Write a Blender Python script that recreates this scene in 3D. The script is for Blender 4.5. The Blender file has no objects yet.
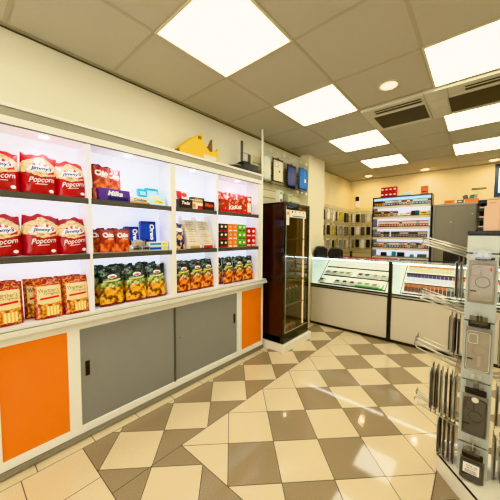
import bpy, math, random
from mathutils import Matrix, Vector
random.seed(7)
R = math.radians
COL = bpy.context.scene.collection

# ------------------------------------------------------------------ helpers
def hexc(h):
    h = h.lstrip('#')
    c = [int(h[i:i+2], 16)/255 for i in (0, 2, 4)]
    return tuple((x/12.92 if x <= .04045 else ((x+.055)/1.055)**2.4) for x in c) + (1,)

class H:
    """tiny node helper: object coordinates y, z and maths on sockets"""
    def __init__(s, m):
        s.nt = m.node_tree
        s.tc = s.nt.nodes.new('ShaderNodeTexCoord')
        s.sep = s.nt.nodes.new('ShaderNodeSeparateXYZ')
        s.nt.links.new(s.tc.outputs['Object'], s.sep.inputs[0])
        s.x, s.y, s.z = s.sep.outputs
        s.obj = s.tc.outputs['Object']
    def put(s, sock, v):
        if isinstance(v, bpy.types.NodeSocket): s.nt.links.new(v, sock)
        else: sock.default_value = v
    def m(s, op, a, b=0.0, c=None):
        n = s.nt.nodes.new('ShaderNodeMath'); n.operation = op
        s.put(n.inputs[0], a); s.put(n.inputs[1], b)
        if c is not None: s.put(n.inputs[2], c)
        return n.outputs[0]
    def gt(s, a, b): return s.m('GREATER_THAN', a, b)
    def lt(s, a, b): return s.m('LESS_THAN', a, b)
    def band(s, a, lo, hi): return s.m('MULTIPLY', s.gt(a, lo), s.lt(a, hi))
    def mul(s, a, b): return s.m('MULTIPLY', a, b)
    def add(s, a, b): return s.m('ADD', a, b)
    def abs(s, a): return s.m('ABSOLUTE', a)
    def mix(s, f, a, b):
        n = s.nt.nodes.new('ShaderNodeMix'); n.data_type = 'RGBA'
        s.put(n.inputs[0], f); s.put(n.inputs[6], a); s.put(n.inputs[7], b)
        return n.outputs[2]
    def noise(s, scale, detail=2, vec=None):
        n = s.nt.nodes.new('ShaderNodeTexNoise'); n.inputs['Scale'].default_value = scale
        n.inputs['Detail'].default_value = detail
        s.nt.links.new(vec or s.obj, n.inputs['Vector'])
        return n.outputs['Fac']
    def vor(s, scale, out='Color', feature='F1'):
        n = s.nt.nodes.new('ShaderNodeTexVoronoi'); n.feature = feature
        n.inputs['Scale'].default_value = scale
        s.nt.links.new(s.obj, n.inputs['Vector'])
        return n.outputs[out]
    def ramp(s, f, stops, const=False):
        n = s.nt.nodes.new('ShaderNodeValToRGB')
        e = n.color_ramp.elements
        while len(e) < len(stops): e.new(.5)
        for i, (p, c) in enumerate(stops): e[i].position = p; e[i].color = c
        if const: n.color_ramp.interpolation = 'CONSTANT'
        s.put(n.inputs[0], f)
        return n.outputs[0]
    def ch(s, col):
        n = s.nt.nodes.new('ShaderNodeSeparateColor'); s.nt.links.new(col, n.inputs[0]); return n.outputs[0]
    def ellipse(s, cy, cz, ry, rz):
        a = s.m('POWER', s.m('DIVIDE', s.m('SUBTRACT', s.y, cy), ry), 2.0)
        b = s.m('POWER', s.m('DIVIDE', s.m('SUBTRACT', s.z, cz), rz), 2.0)
        return s.lt(s.add(a, b), 1.0)

def mat(name, color, rough=.5, metal=0, emit=None, es=0, var=.06, vscale=12, coat=0, bump=0, bscale=80, spec=None):
    m = bpy.data.materials.new(name); m.use_nodes = True
    b = m.node_tree.nodes['Principled BSDF']
    h = H(m)
    c = hexc(color) if isinstance(color, str) else color
    if var:
        d = tuple(x*(1-var) for x in c[:3])+(1,); l = tuple(min(1, x*(1+var)) for x in c[:3])+(1,)
        col = h.mix(h.noise(vscale, 3), d, l)
        h.put(b.inputs['Base Color'], col)
    else: b.inputs['Base Color'].default_value = c
    b.inputs['Roughness'].default_value = rough
    b.inputs['Metallic'].default_value = metal
    b.inputs['Coat Weight'].default_value = coat
    if spec is not None: b.inputs['Specular IOR Level'].default_value = spec
    if emit:
        b.inputs['Emission Color'].default_value = hexc(emit) if isinstance(emit, str) else emit
        b.inputs['Emission Strength'].default_value = es
    if bump:
        bn = m.node_tree.nodes.new('ShaderNodeBump'); bn.inputs['Strength'].default_value = bump
        bn.inputs['Distance'].default_value = .002
        m.node_tree.links.new(h.noise(bscale, 4), bn.inputs['Height'])
        m.node_tree.links.new(bn.outputs[0], b.inputs['Normal'])
    return m

def pattern(name, fn, rough=.3, coat=0.0, wr=0.0):
    m = bpy.data.materials.new(name); m.use_nodes = True
    b = m.node_tree.nodes['Principled BSDF']; h = H(m)
    h.put(b.inputs['Base Color'], fn(h))
    b.inputs['Roughness'].default_value = rough; b.inputs['Coat Weight'].default_value = coat
    if wr:
        bn = m.node_tree.nodes.new('ShaderNodeBump'); bn.inputs['Strength'].default_value = wr
        bn.inputs['Distance'].default_value = .004
        m.node_tree.links.new(h.noise(38, 2), bn.inputs['Height'])
        m.node_tree.links.new(bn.outputs[0], b.inputs['Normal'])
    return m

def glass(name, tint='ffffff', amt=.9, rough=0.02, base=.05):
    m = bpy.data.materials.new(name); m.use_nodes = True
    nt = m.node_tree; nt.nodes.remove(nt.nodes['Principled BSDF'])
    out = nt.nodes['Material Output']
    tr = nt.nodes.new('ShaderNodeBsdfTransparent'); t = hexc(tint); tr.inputs[0].default_value = tuple(x*amt for x in t[:3])+(1,)
    gl = nt.nodes.new('ShaderNodeBsdfGlossy'); gl.inputs['Roughness'].default_value = rough
    fr = nt.nodes.new('ShaderNodeFresnel'); fr.inputs[0].default_value = 1.45
    mx = nt.nodes.new('ShaderNodeMixShader')
    ad = nt.nodes.new('ShaderNodeMath'); ad.operation = 'ADD'; ad.inputs[1].default_value = base; ad.use_clamp = True
    geo = nt.nodes.new('ShaderNodeNewGeometry')
    iv = nt.nodes.new('ShaderNodeMath'); iv.operation = 'SUBTRACT'; iv.inputs[0].default_value = 1; nt.links.new(geo.outputs['Backfacing'], iv.inputs[1])
    mu = nt.nodes.new('ShaderNodeMath'); mu.operation = 'MULTIPLY'; nt.links.new(ad.outputs[0], mu.inputs[0]); nt.links.new(iv.outputs[0], mu.inputs[1])
    nt.links.new(fr.outputs[0], ad.inputs[0])
    nt.links.new(mu.outputs[0], mx.inputs[0]); nt.links.new(tr.outputs[0], mx.inputs[1]); nt.links.new(gl.outputs[0], mx.inputs[2])
    nt.links.new(mx.outputs[0], out.inputs[0])
    return m

class MB:
    def __init__(s): s.v = []; s.f = []; s.mi = []
    def add(s, vs, fs, k=0):
        o = len(s.v); s.v += [tuple(p) for p in vs]
        s.f += [tuple(i+o for i in f) for f in fs]; s.mi += [k]*len(fs); return s
    def box(s, x0, y0, z0, x1, y1, z1, k=0):
        vs = [(x0,y0,z0),(x1,y0,z0),(x1,y1,z0),(x0,y1,z0),(x0,y0,z1),(x1,y0,z1),(x1,y1,z1),(x0,y1,z1)]
        return s.add(vs, [(0,3,2,1),(4,5,6,7),(0,1,5,4),(1,2,6,5),(2,3,7,6),(3,0,4,7)], k)
    def tube(s, pts, r, n=6, k=0):
        P = [Vector(p) for p in pts]; rings = []
        for i, p in enumerate(P):
            d = (P[min(i+1, len(P)-1)]-P[max(i-1, 0)]).normalized()
            a = d.cross(Vector((0, 0, 1)))
            if a.length < .05: a = d.cross(Vector((0, 1, 0)))
            a.normalize(); b = d.cross(a)
            rings.append([p+a*r*math.cos(2*math.pi*j/n)+b*r*math.sin(2*math.pi*j/n) for j in range(n)])
        vs = [q for r_ in rings for q in r_]; fs = []
        for i in range(len(P)-1):
            for j in range(n):
                fs.append((i*n+j, i*n+(j+1) % n, (i+1)*n+(j+1) % n, (i+1)*n+j))
        fs.append(tuple(range(n))[::-1]); fs.append(tuple((len(P)-1)*n+j for j in range(n)))
        return s.add(vs, fs, k)
    def lathe(s, prof, c=(0, 0, 0), n=24, k=0, axis='z'):
        vs = []; fs = []
        for r, z in prof:
            for j in range(n):
                a = 2*math.pi*j/n; x, y = r*math.cos(a), r*math.sin(a)
                vs.append((c[0]+x, c[1]+y, c[2]+z) if axis == 'z' else (c[0]+z, c[1]+x, c[2]+y))
        for i in range(len(prof)-1):
            for j in range(n): fs.append((i*n+j, i*n+(j+1) % n, (i+1)*n+(j+1) % n, (i+1)*n+j))
        fs.append(tuple(range(n))[::-1]); fs.append(tuple((len(prof)-1)*n+j for j in range(n)))
        return s.add(vs, fs, k)
    def prism(s, poly, a0, a1, axis='y', k=0):
        """poly of 2D points extruded along axis: y -> (x,z), x -> (y,z), z -> (x,y)"""
        def P(p, a): return {'y': (p[0], a, p[1]), 'x': (a, p[0], p[1]), 'z': (p[0], p[1], a)}[axis]
        n = len(poly); vs = [P(p, a0) for p in poly]+[P(p, a1) for p in poly]
        fs = [tuple(range(n))[::-1], tuple(range(n, 2*n))]+[(i, (i+1) % n, n+(i+1) % n, n+i) for i in range(n)]
        return s.add(vs, fs, k)
    def xf(s, M):
        s.v = [tuple(M @ Vector(p)) for p in s.v]; return s
    def build(s, name, mats, parent=None, bevel=0, smooth=False, label=None, seg=2):
        me = bpy.data.meshes.new(name); me.from_pydata(s.v, [], s.f)
        if not isinstance(mats, (list, tuple)): mats = [mats]
        for m in mats: me.materials.append(m)
        me.polygons.foreach_set('material_index', s.mi)
        me.validate(); me.update()
        import bmesh
        bm = bmesh.new(); bm.from_mesh(me); bmesh.ops.recalc_face_normals(bm, faces=bm.faces)
        bm.to_mesh(me); bm.free()
        if smooth: me.polygons.foreach_set('use_smooth', [True]*len(me.polygons))
        o = bpy.data.objects.new(name, me); COL.objects.link(o)
        if parent: o.parent = parent
        if bevel:
            b = o.modifiers.new('bevel', 'BEVEL'); b.width = bevel; b.segments = seg; b.limit_method = 'ANGLE'
        if label: o['label'] = label
        return o

def tag(o, label=None, cat=None, group=None, kind=None):
    if label: o['label'] = label
    if cat: o['category'] = cat
    if group: o['group'] = group
    if kind: o['kind'] = kind
    return o
def root(name, label, cat, loc=(0, 0, 0), rz=0, group=None):
    o = bpy.data.objects.new(name, None); COL.objects.link(o); o.empty_display_size = .05
    o.location = loc; o.rotation_euler = (0, 0, rz)
    return tag(o, label, cat, group)
def copy_tree(o, parent=None):
    c = o.copy(); COL.objects.link(c); c.parent = parent
    for ch in list(o.children): copy_tree(ch, c)
    return c
def struct(name, mb, m, **k):
    return tag(mb.build(name, m, **k), kind='structure')
used = set()
def inst(proto, loc, rot=(0, 0, 0), label=None, scale=None, group=None, mats=None):
    """first use moves the prototype itself, later uses copy it with its parts"""
    o = proto if proto.name not in used else copy_tree(proto)
    if o is proto: used.add(proto.name)
    o.location = loc; o.rotation_euler = rot
    if scale: o.scale = scale
    if label: o['label'] = label
    if group: o['group'] = group
    return o
ORD = ['first', 'second', 'third', 'fourth', 'fifth', 'sixth', 'seventh', 'eighth', 'ninth', 'tenth', 'eleventh', 'twelfth',
       'thirteenth', 'fourteenth', 'fifteenth', 'sixteenth', 'seventeenth', 'eighteenth', 'nineteenth', 'twentieth',
       'twenty-first', 'twenty-second', 'twenty-third', 'twenty-fourth', 'twenty-fifth']

_tc = {}
def text_geo(s, shear=0.0, bold=0.0, sp=1.0):
    key = (s, shear, bold, sp)
    if key in _tc: return _tc[key]
    cu = bpy.data.curves.new('t', 'FONT'); cu.body = s; cu.align_x = 'CENTER'; cu.align_y = 'CENTER'
    cu.size = 1; cu.shear = shear; cu.offset = bold; cu.resolution_u = 3; cu.space_character = sp
    ob = bpy.data.objects.new('t', cu); COL.objects.link(ob)
    dg = bpy.context.evaluated_depsgraph_get(); dg.update()
    me = bpy.data.meshes.new_from_object(ob.evaluated_get(dg))
    vs = [(v.co.x, v.co.y) for v in me.vertices]; fs = [tuple(p.vertices) for p in me.polygons]
    bpy.data.objects.remove(ob); bpy.data.curves.remove(cu); bpy.data.meshes.remove(me)
    x0 = min(v[0] for v in vs); x1 = max(v[0] for v in vs); y0 = min(v[1] for v in vs); y1 = max(v[1] for v in vs)
    vs = [((x-(x0+x1)/2)/(x1-x0), (y-(y0+y1)/2)/(y1-y0)) for x, y in vs]
    _tc[key] = (vs, fs, (x1-x0)/(y1-y0)); return _tc[key]

def letter(mb, s, cy, cz, w, h, surf, rot=0, arc=0, k=0, shear=0.0, bold=.02, off=.0012):
    """put text centred at (cy,cz), w wide and h tall, onto a front surface x = surf(y,z)"""
    vs, fs, _ = text_geo(s, shear, bold)
    c, sn = math.cos(rot), math.sin(rot); out = []
    for x, y in vs:
        a, b = x*w, y*h+arc*(1-(2*x)**2)
        yy, zz = cy+a*c-b*sn, cz+a*sn+b*c
        out.append((surf(yy, zz)+off, yy, zz))
    mb.add(out, fs, k)
def patch(mb, poly, surf, k=0, off=.0008, n=1):
    n = len(poly); cy, cz = sum(p[0] for p in poly)/n, sum(p[1] for p in poly)/n
    fine = []
    for i in range(n):
        p, q = poly[i], poly[(i+1) % n]; m_ = 1 if n > 8 else 4
        fine += [(p[0]+(q[0]-p[0])*t/m_, p[1]+(q[1]-p[1])*t/m_) for t in range(m_)]
    n = len(fine); out = []; fs = []
    for s_ in (1, .66, .33):
        out += [(cy+(a-cy)*s_, cz+(b-cz)*s_) for a, b in fine]
    out.append((cy, cz))
    for r_ in (0, 1):
        fs += [(r_*n+i, r_*n+(i+1) % n, (r_+1)*n+(i+1) % n, (r_+1)*n+i) for i in range(n)]
    fs += [(2*n+i, 2*n+(i+1) % n, 3*n) for i in range(n)]
    mb.add([(surf(y, z)+off, y, z) for y, z in out], fs, k)
def oval(cy, cz, ry, rz, n=20): return [(cy+ry*math.cos(2*math.pi*i/n), cz+rz*math.sin(2*math.pi*i/n)) for i in range(n)]

def bag_mesh(w, h, d, seed, crimp=.05, bottom=.5, nu=16, nv=20, pinch=.06, wob=1.0):
    rnd = random.Random(seed); ph = [rnd.uniform(0, 6.28) for _ in range(8)]
    def T(u, v):
        r = max(0, 1-abs(u)**2.4)**.6
        t = min(1, max(0, (1-crimp-v)/.33))**.75
        b = bottom+(1-bottom)*min(1, v/.25)**.6
        wr = .0035*wob*(math.sin(9*u+ph[0]+3*v)*math.sin(5*v*3+ph[1])+.6*math.sin(17*v+ph[2]+4*u)*abs(u))
        return .0012+(d/2*r*b+wr*r)*t
    def W(v): return w/2*(1-pinch*math.sin(math.pi*min(1, v/(1-crimp))))
    def zt(u): return .006*wob*math.sin(4*u+ph[3])+.004*wob*math.sin(9*u+ph[4])
    def surf(y, z):
        v = min(1, max(0, z/h)); u = max(-1, min(1, y/W(v))); return T(u, v)
    vs = []; fs = []
    for sgn in (1, -1):
        for j in range(nv+1):
            v = j/nv
            for i in range(nu+1):
                u = -1+2*i/nu; vs.append((sgn*T(u, v), u*W(v), v*h+zt(u)*v*v))
    N = (nu+1)*(nv+1); q = lambda i, j, o=0: o+j*(nu+1)+i
    for o in (0, N):
        for j in range(nv):
            for i in range(nu): fs.append((q(i, j, o), q(i+1, j, o), q(i+1, j+1, o), q(i, j+1, o)))
    for j in range(nv):
        for i in (0, nu): fs.append((q(i, j), q(i, j+1), q(i, j+1, N), q(i, j, N)))
    for i in range(nu):
        for j in (0, nv): fs.append((q(i, j), q(i+1, j), q(i+1, j, N), q(i, j, N)))
    return MB().add(vs, fs), surf

# ------------------------------------------------------------------ materials
CREAM = mat('cream_wall_paint', 'e3dfca', .8, var=.03, vscale=3, bump=.25, bscale=120)
CREAM2 = mat('warm_back_wall_paint', 'f0e2b6', .8, var=.03, vscale=3)
FRAME = mat('cream_laminate', 'eae8dc', .4, var=.02)
WHITEP = mat('white_laminate', 'eeeef4', .4, var=.02)
GREYB = mat('grey_fascia', '96927f', .5, var=.1, vscale=90)
SHELF = mat('dark_shelf_edge', '55534c', .4, var=.08)
ORANGE = mat('orange_panel', 'e98000', .35, var=.03)
GDOOR = mat('grey_sliding_door', '908f89', .35, var=.03)
ALU = mat('brushed_metal', 'a8a59a', .35, .8, var=.08, vscale=60)
CHROME = mat('chrome_wire', 'dedacb', .3, .55, var=.05)
BLACK = mat('black_plastic', '121112', .35, var=.1)
BLACKG = mat('black_gloss', '0e0a0a', .12, coat=.5, var=.1)
MAROON = mat('dark_maroon_side', '2a1012', .25, coat=.3, var=.15, vscale=5)
GLOWP = mat('added_glow_white', 'f2f4fa', .6, emit='e8eeff', es=.5, var=.02)  # white panel with a glow added to its material to brighten the bays
LED = mat('led_disc', 'ffffff', .5, emit='ffffff', es=9, var=0)
CASEGLOW = mat('added_case_glow', 'ffffff', .5, emit='f2f6ff', es=14, var=0)
WARMLED = mat('warm_downlight', 'ffffff', .5, emit=(1, .72, .33, 1), es=9, var=0)
TXW = mat('white_ink', 'ffffff', .4, var=0); TXB = mat('blue_ink', '1c3f8c', .4, var=0)
TXR = mat('red_ink', 'c81420', .4, var=0); TXK = mat('black_ink', '1a1614', .4, var=0)
TXY = mat('yellow_ink', 'f0dc30', .4, var=0); TXG = mat('gold_ink', 'd8a84c', .4, var=0)
TXO = mat('orange_red_ink', 'f05a28', .4, var=0)
CARD = mat('cardboard', 'd8b89a', .7, var=.06)

# ------------------------------------------------------------------ room
RH = 2.6; XR = 3.9; YB = -2.4; YW = 6.05
def clip(poly, a, b, c):      # keep a*x+b*y <= c
    out = []
    for i in range(len(poly)):
        p, q = poly[i], poly[(i+1) % len(poly)]
        dp, dq = a*p[0]+b*p[1]-c, a*q[0]+b*q[1]-c
        if dp <= 0: out.append(p)
        if (dp < 0 < dq) or (dq < 0 < dp):
            t = dp/(dp-dq); out.append((p[0]+(q[0]-p[0])*t, p[1]+(q[1]-p[1])*t))
    return out
def area(p): return .5*sum(p[i][0]*p[(i+1) % len(p)][1]-p[(i+1) % len(p)][0]*p[i][1] for i in range(len(p)))
def inset(poly, d):
    if len(poly) < 3 or abs(area(poly)) < 2e-4: return None
    if area(poly) < 0: poly = poly[::-1]
    src = poly
    for i in range(len(src)):
        p, q = src[i], src[(i+1) % len(src)]
        ex, ey = q[0]-p[0], q[1]-p[1]; L = math.hypot(ex, ey)
        if L < 1e-5: continue
        nx, ny = ey/L, -ex/L
        poly = clip(poly, nx, ny, nx*p[0]+ny*p[1]-d)
        if len(poly) < 3: return None
    return poly
def tile_mat(name, c1, c2, speck):
    def fn(h):
        base = h.mix(h.noise(1.4, 2), hexc(c1), hexc(c2))
        sp = h.ramp(h.noise(260, 2), [(.36, (0, 0, 0, 1)), (.5, (1, 1, 1, 1))])
        return h.mix(sp, hexc(speck), base)
    m = pattern(name, fn, .06, 0.0)
    b = m.node_tree.nodes['Principled BSDF']; b.inputs['Specular IOR Level'].default_value = .55
    return m
TC = tile_mat('cream_porcelain_tile', 'd8c8a4', 'dfcfad', 'c8b792')
TB = tile_mat('taupe_porcelain_tile', '9c8b6d', 'a39275', '8c7c60')
GROUT = mat('dark_grout', '4c4234', .8, var=.1)
fl = MB(); fl.box(-.2, YB, -.08, XR, YW, -.0012, 2)
Hh = .2132; X0, Y0 = .73, 1.82; XA, XB2, YA = .722, 2.010, .967
def diamond(a, b):
    cx, cy = X0+a*Hh, Y0+b*Hh
    return [(cx+Hh, cy), (cx, cy+Hh), (cx-Hh, cy), (cx, cy-Hh)]
def put(poly, k):
    p = inset(poly, .0021)
    if p: fl.add([(x, y, 0) for x, y in p], [tuple(range(len(p)))], k)
def box_clip(p, x0, x1, y0, y1):
    for a, b, c in ((-1, 0, -x0), (1, 0, x1), (0, -1, -y0), (0, 1, y1)):
        if len(p) >= 3: p = clip(p, a, b, c)
    return p
for a in range(-4, 17):
    for b in range(-22, 22):
        if (a+b) % 2:            # inner field
            p = box_clip(diamond(a, b), XA, XB2, YA, YW)
            if len(p) >= 3: put(p, 0 if (a % 2 or a in (0, 6)) else 1)
        else:                    # surrounding field, shifted by half a tile
            k = 0 if a % 2 else 1
            for (x0, x1, y0, y1) in ((.265, XA, .533, YW), (XA, XB2, .533, YA), (XB2, XR, .533, YW)):
                p = box_clip(diamond(a, b), x0, x1, y0, y1)
                if len(p) >= 3: put(p, k)
for k in range(-9, 19):           # narrow strip along the cabinets
    y0 = .608+.3045*k
    put(box_clip([(0, y0), (.265, y0), (.265, y0+.3045), (0, y0+.3045)], 0, .265, YB, YW), 0)
for i in range(13):
    for j in range(11):
        x0, y1 = .265+.307*i, .533-.3045*j
        put(box_clip([(x0, y1-.3045), (x0+.307, y1-.3045), (x0+.307, y1), (x0, y1)], .265, XR, YB, .533), 0)
struct('floor', fl, [TC, TB, GROUT])

CT = mat('mineral_ceiling_tile', 'c2bcaa', .9, var=.03, vscale=40, bump=.5, bscale=300)
TBAR = mat('ceiling_grid_bar', 'b4ad96', .6, var=.03)
cl = MB(); cl.box(-.2, YB, RH, XR, YW, RH+.05, 0)
gx = [.013+.6*i for i in range(7)]; gy = [.879+.6015*j for j in range(-5, 9)]
for x in gx[1:]: cl.box(x-.011, YB, RH-.002, x+.011, YW, RH+.001, 1)
for y in gy: cl.box(0, y-.011, RH-.0025, XR, y+.011, RH+.001, 1)
struct('ceiling', cl, [CT, TBAR])
TRIM = mat('ceiling_edge_trim', 'a8a188', .6, var=.03); SHADOW = mat('shadow_gap', '4b4738', .8)
tr = MB(); tr.box(0, YB, RH-.012, .022, 3.64, RH, 0); tr.box(0, YB, RH-.02, .006, 3.64, RH-.013, 1)
struct('trim_1', tr, [TRIM, SHADOW])
tr = MB(); tr.box(-.1, YW-.02, RH-.014, XR, YW, RH, 0); tr.box(-.1, 4.18, RH-.014, -.08, YW, RH, 0)
struct('trim_2', tr, [TRIM, SHADOW])
struct('wall_left', MB().box(-.2, YB, 0, 0, 3.64, RH), CREAM)
struct('wall_left_rear', MB().box(-.2, 4.18, 0, -.1, YW, RH), CREAM2)
struct('column', MB().box(-.2, 3.64, 0, .155, 4.18, RH), mat('pillar_paint', 'ece3c4', .8, var=.02))
struct('wall_back', MB().box(-.2, YW, 0, XR, YW+.1, RH), CREAM2)
struct('wall_right', MB().box(XR, YB, 0, XR+.1, YW, RH), CREAM)
wf = MB(); wf.box(-.2, YB-.1, 0, XR+.1, YB, .35).box(-.2, YB-.1, 2.45, XR+.1, YB, RH).box(-.2, YB-.1, .35, .25, YB, 2.45).box(XR-.25, YB-.1, .35, XR+.1, YB, 2.45)
struct('wall_front', wf, CREAM)
wf = MB()
for x in (.25, 1.38, 2.52, 3.62): wf.box(x, YB-.08, .35, x+.04, YB-.02, 2.45)
wf.box(.25, YB-.08, .35, 3.65, YB-.02, .39).box(.25, YB-.08, 2.41, 3.65, YB-.02, 2.45)
wf = struct('fill_window_1', wf, mat('fill_window_frame_paint', 'd8d4c8', .4))  # unseen window added behind the camera so world light fills the room
MB().box(.27, YB-.055, .37, 3.64, YB-.05, 2.43).build('pane', glass('fill_window_glass', 'ffffff', .95, .01, 0), wf)

# ------------------------------------------------------------------ ceiling fittings
PANEL = mat('light_diffuser', 'ffffff', .6, emit=(1, .97, .84, 1), es=5.6, var=0)
PFR = mat('light_frame', 'd8d2b4', .5, var=.02)
pr = root('ceiling_light', '', 'ceiling light', group='square light panels in the ceiling')
MB().box(-.285, -.286, -.006, .285, .286, -.001).build('diffuser', PANEL, pr)
f = MB()
for a, b, c, d in ((-.3, -.3, .3, -.286), (-.3, .286, .3, .3), (-.3, -.286, -.285, .286), (.285, -.286, .3, .286)): f.box(a, b, -.008, c, d, -.0005)
f.build('frame', PFR, pr)
LP = [(.613, 0, 'square ceiling light panel nearest over the left display cabinets'), (.613, 2, 'ceiling light panel second from the camera in the left row'),
      (.613, 4, 'ceiling light panel third from the camera in the left row'), (.613, 6, 'ceiling light panel farthest in the left row near the back wall'),
      (1.813, 2, 'ceiling light panel on the right just before the air conditioner'), (1.813, 4, 'ceiling light panel on the right just behind the air conditioner'),
      (1.813, 6, 'ceiling light panel farthest on the right near the back wall'),
      (1.813, 0, 'ceiling light panel above the camera on the right'), (.613, -2, 'ceiling light panel behind the camera on the left'),
      (1.813, -3, 'ceiling light panel behind the camera on the right'), (3.013, 1, 'ceiling light panel near the right wall, front'), (3.013, 5, 'ceiling light panel near the right wall, back')]
for x, n, lb in LP: inst(pr, (x+.3, .879+.6015*(n+.5), RH), label=lb)
dl = root('recessed_downlight', '', 'downlight', group='round downlights in the ceiling')
MB().lathe([(.058, -.006), (.058, -.002)], n=32).build('lamp_disc', WARMLED, dl)
MB().lathe([(.058, -.002), (.06, -.009), (.078, -.006), (.08, -.001)], n=32).build('trim_ring', PFR, dl)
for x, y, lb in ((1.54, 2.41, 'round warm downlight in the ceiling before the air conditioner'), (.38, 5.72, 'round downlight near the back left corner'),
                 (1.34, 5.82, 'round downlight near the back wall above the pack rack'), (2.27, 5.8, 'round downlight near the back wall at the right')):
    inst(dl, (x, y, RH), label=lb)
    if y < 3:
        L = bpy.data.lights.new('downlight_lamp', 'SPOT'); L.energy = 4; L.color = (1, .8, .5); L.spot_size = R(120); L.shadow_soft_size = .03
    else:
        L = bpy.data.lights.new('downlight_lamp', 'SPOT'); L.energy = 16; L.color = (1, .78, .42); L.spot_size = R(170); L.spot_blend = 1; L.shadow_soft_size = .03
    lo = bpy.data.objects.new('downlight_lamp', L); COL.objects.link(lo); lo.location = (x, y, RH-.02)

ACW = mat('ac_white_plastic', 'cdc8b2', .45, var=.02); ACD = mat('ac_dark_mesh', '4c463a', .6, var=.15, vscale=40); ACK = mat('ac_slot', '2a2620', .6)
def louvre_mat():
    def fn(h):
        s = h.m('FRACT', h.mul(h.y, 90)); return h.mix(h.gt(s, .5), hexc('50493c'), hexc('3c372d'))
    return pattern('ac_louvre', fn, .5)
LOUV = louvre_mat()
ac = root('air_conditioner', 'white ceiling air conditioner cassette with dark louvres, left unit', 'air conditioner', (1.22, 2.70, RH), group='ceiling air conditioner units')
MB().box(0, 0, -.03, .50+.018, .62, 0).build('frame', ACW, ac, bevel=.006)
MB().box(.11, .06, -.034, .49, .13, -.02).build('outlet_slot', ACK, ac)
MB().box(.10, .075, -.037, .50, .088, -.03).build('outlet_vane', ACW, ac)
MB().box(.07, .19, -.033, .50, .54, -.02).build('intake_louvre', LOUV, ac)
f = MB()
for a, b, c, d in ((.055, .165, .515, .19), (.055, .54, .515, .565), (.055, .19, .07, .54), (.50, .19, .515, .54)): f.box(a, b, -.036, c, d, -.028)
f.build('louvre_frame', ACW, ac, bevel=.003)
ac2 = copy_tree(ac); ac2.location = (2.5+.0, 3.32, RH); ac2.rotation_euler = (0, 0, math.pi)
ac2['label'] = 'white ceiling air conditioner cassette with dark louvres, right unit'
for q_ in [c for c in ac2.children if c.name.split('.')[0] in ('intake_louvre', 'louvre_frame')]: bpy.data.objects.remove(q_)
ac2.location = (1.90, 2.70, RH); ac2.rotation_euler = (0, 0, 0)
MB().box(-.005, .19, -.033, .50, .54, -.029).build('intake_louvre', LOUV, ac2)
MB().box(.0, .165, -.036, .515, .19, -.028).box(.0, .54, -.036, .515, .565, -.028).box(.5, .19, -.036, .515, .54, -.028).build('louvre_frame', ACW, ac2)
a = root('air_conditioner_cover', 'square white cover plate between the two ceiling air conditioner louvres', 'cover plate', (1.74, 2.7, RH))
MB().box(0, 0, -.028, .158, .62, 0).build('plate', ACW, a)
MB().box(.01, .20, -.034, .145, .36, -.028).box(.01, .375, -.034, .145, .54, -.028).build('square_panel', ACW, a, bevel=.004)

# ------------------------------------------------------------------ lower cabinet with worktop
FX = .185
bc = root('base_cabinet', 'long cream base cabinet with two orange ends and grey sliding doors', 'cabinet', (0, 0, 0))
b = MB(); b.box(.0, .10, .0, FX-.012, 2.505, .775); b.build('carcass', FRAME, bc)
b = MB()
for y0, y1 in ((.10, .166), (.489, .558), (2.058, 2.126), (2.475, 2.505)): b.box(FX-.012, y0, .1, FX+.006, y1, .758)
b.box(FX-.012, .10, .755, FX+.006, 2.505, .81); b.box(FX-.012, .10, .047, FX+.006, 2.505, .1)
b.build('face_frame', FRAME, bc, bevel=.002)
b = MB(); b.box(FX-.012, .10, .004, FX+.012, 2.505, .045); b.box(FX+.01, .10, .018, FX+.017, 2.505, .026); b.build('plinth', ALU, bc, bevel=.003)
MB().box(FX-.012, .166, .1, FX-.002, .489, .755).build('end_panel', ORANGE, bc, label='orange end panel on the left')
MB().box(FX-.012, 2.126, .1, FX-.002, 2.475, .755).build('end_panel', ORANGE, bc, label='orange end panel on the right')
for y0, y1, x1, hy, lb in ((.558, 1.285, .001, .60, 'grey sliding door on the left'), (1.272, 2.058, -.006, 2.02, 'grey sliding door on the right')):
    d = MB().box(FX-.012, y0, .1, FX+x1-.002, y1, .755).build('sliding_door', GDOOR, bc, bevel=.0015, label=lb)
    h = MB(); h.box(FX+x1-.002, hy-.013, .43, FX+x1+.001, hy+.013, .53)
    h.build('finger_pull', BLACK, d, bevel=.001)
    if y0 > 1: MB().lathe([(.011, 0), (.011, .01), (.004, .012)], (FX+x1-.002, 1.345, .47), 16, axis='x').build('lock', ALU, d)
    else: MB().box(FX+x1-.002, 1.268, .1, FX+x1+.004, 1.284, .755).build('edge_strip', mat('door_edge', '5c5c58', .3), d)
wt = root('worktop', 'cream laminated worktop running along the top of the base cabinet', 'worktop', (0, 0, 0))
MB().box(0, .08, .81, .245, 2.515, .842).box(0, .08, .846, .232, 2.515, .862).build('board', mat('worktop_laminate', 'd6d3c6', .35, var=.03), wt, bevel=.004)
MB().box(0, .085, .842, .228, 2.51, .846).build('groove', mat('groove_shadow', '8c887a', .6), wt)
MB().box(.0, .08, .8615, .205, 2.5, .8635).build('liner', WHITEP, wt)

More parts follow.
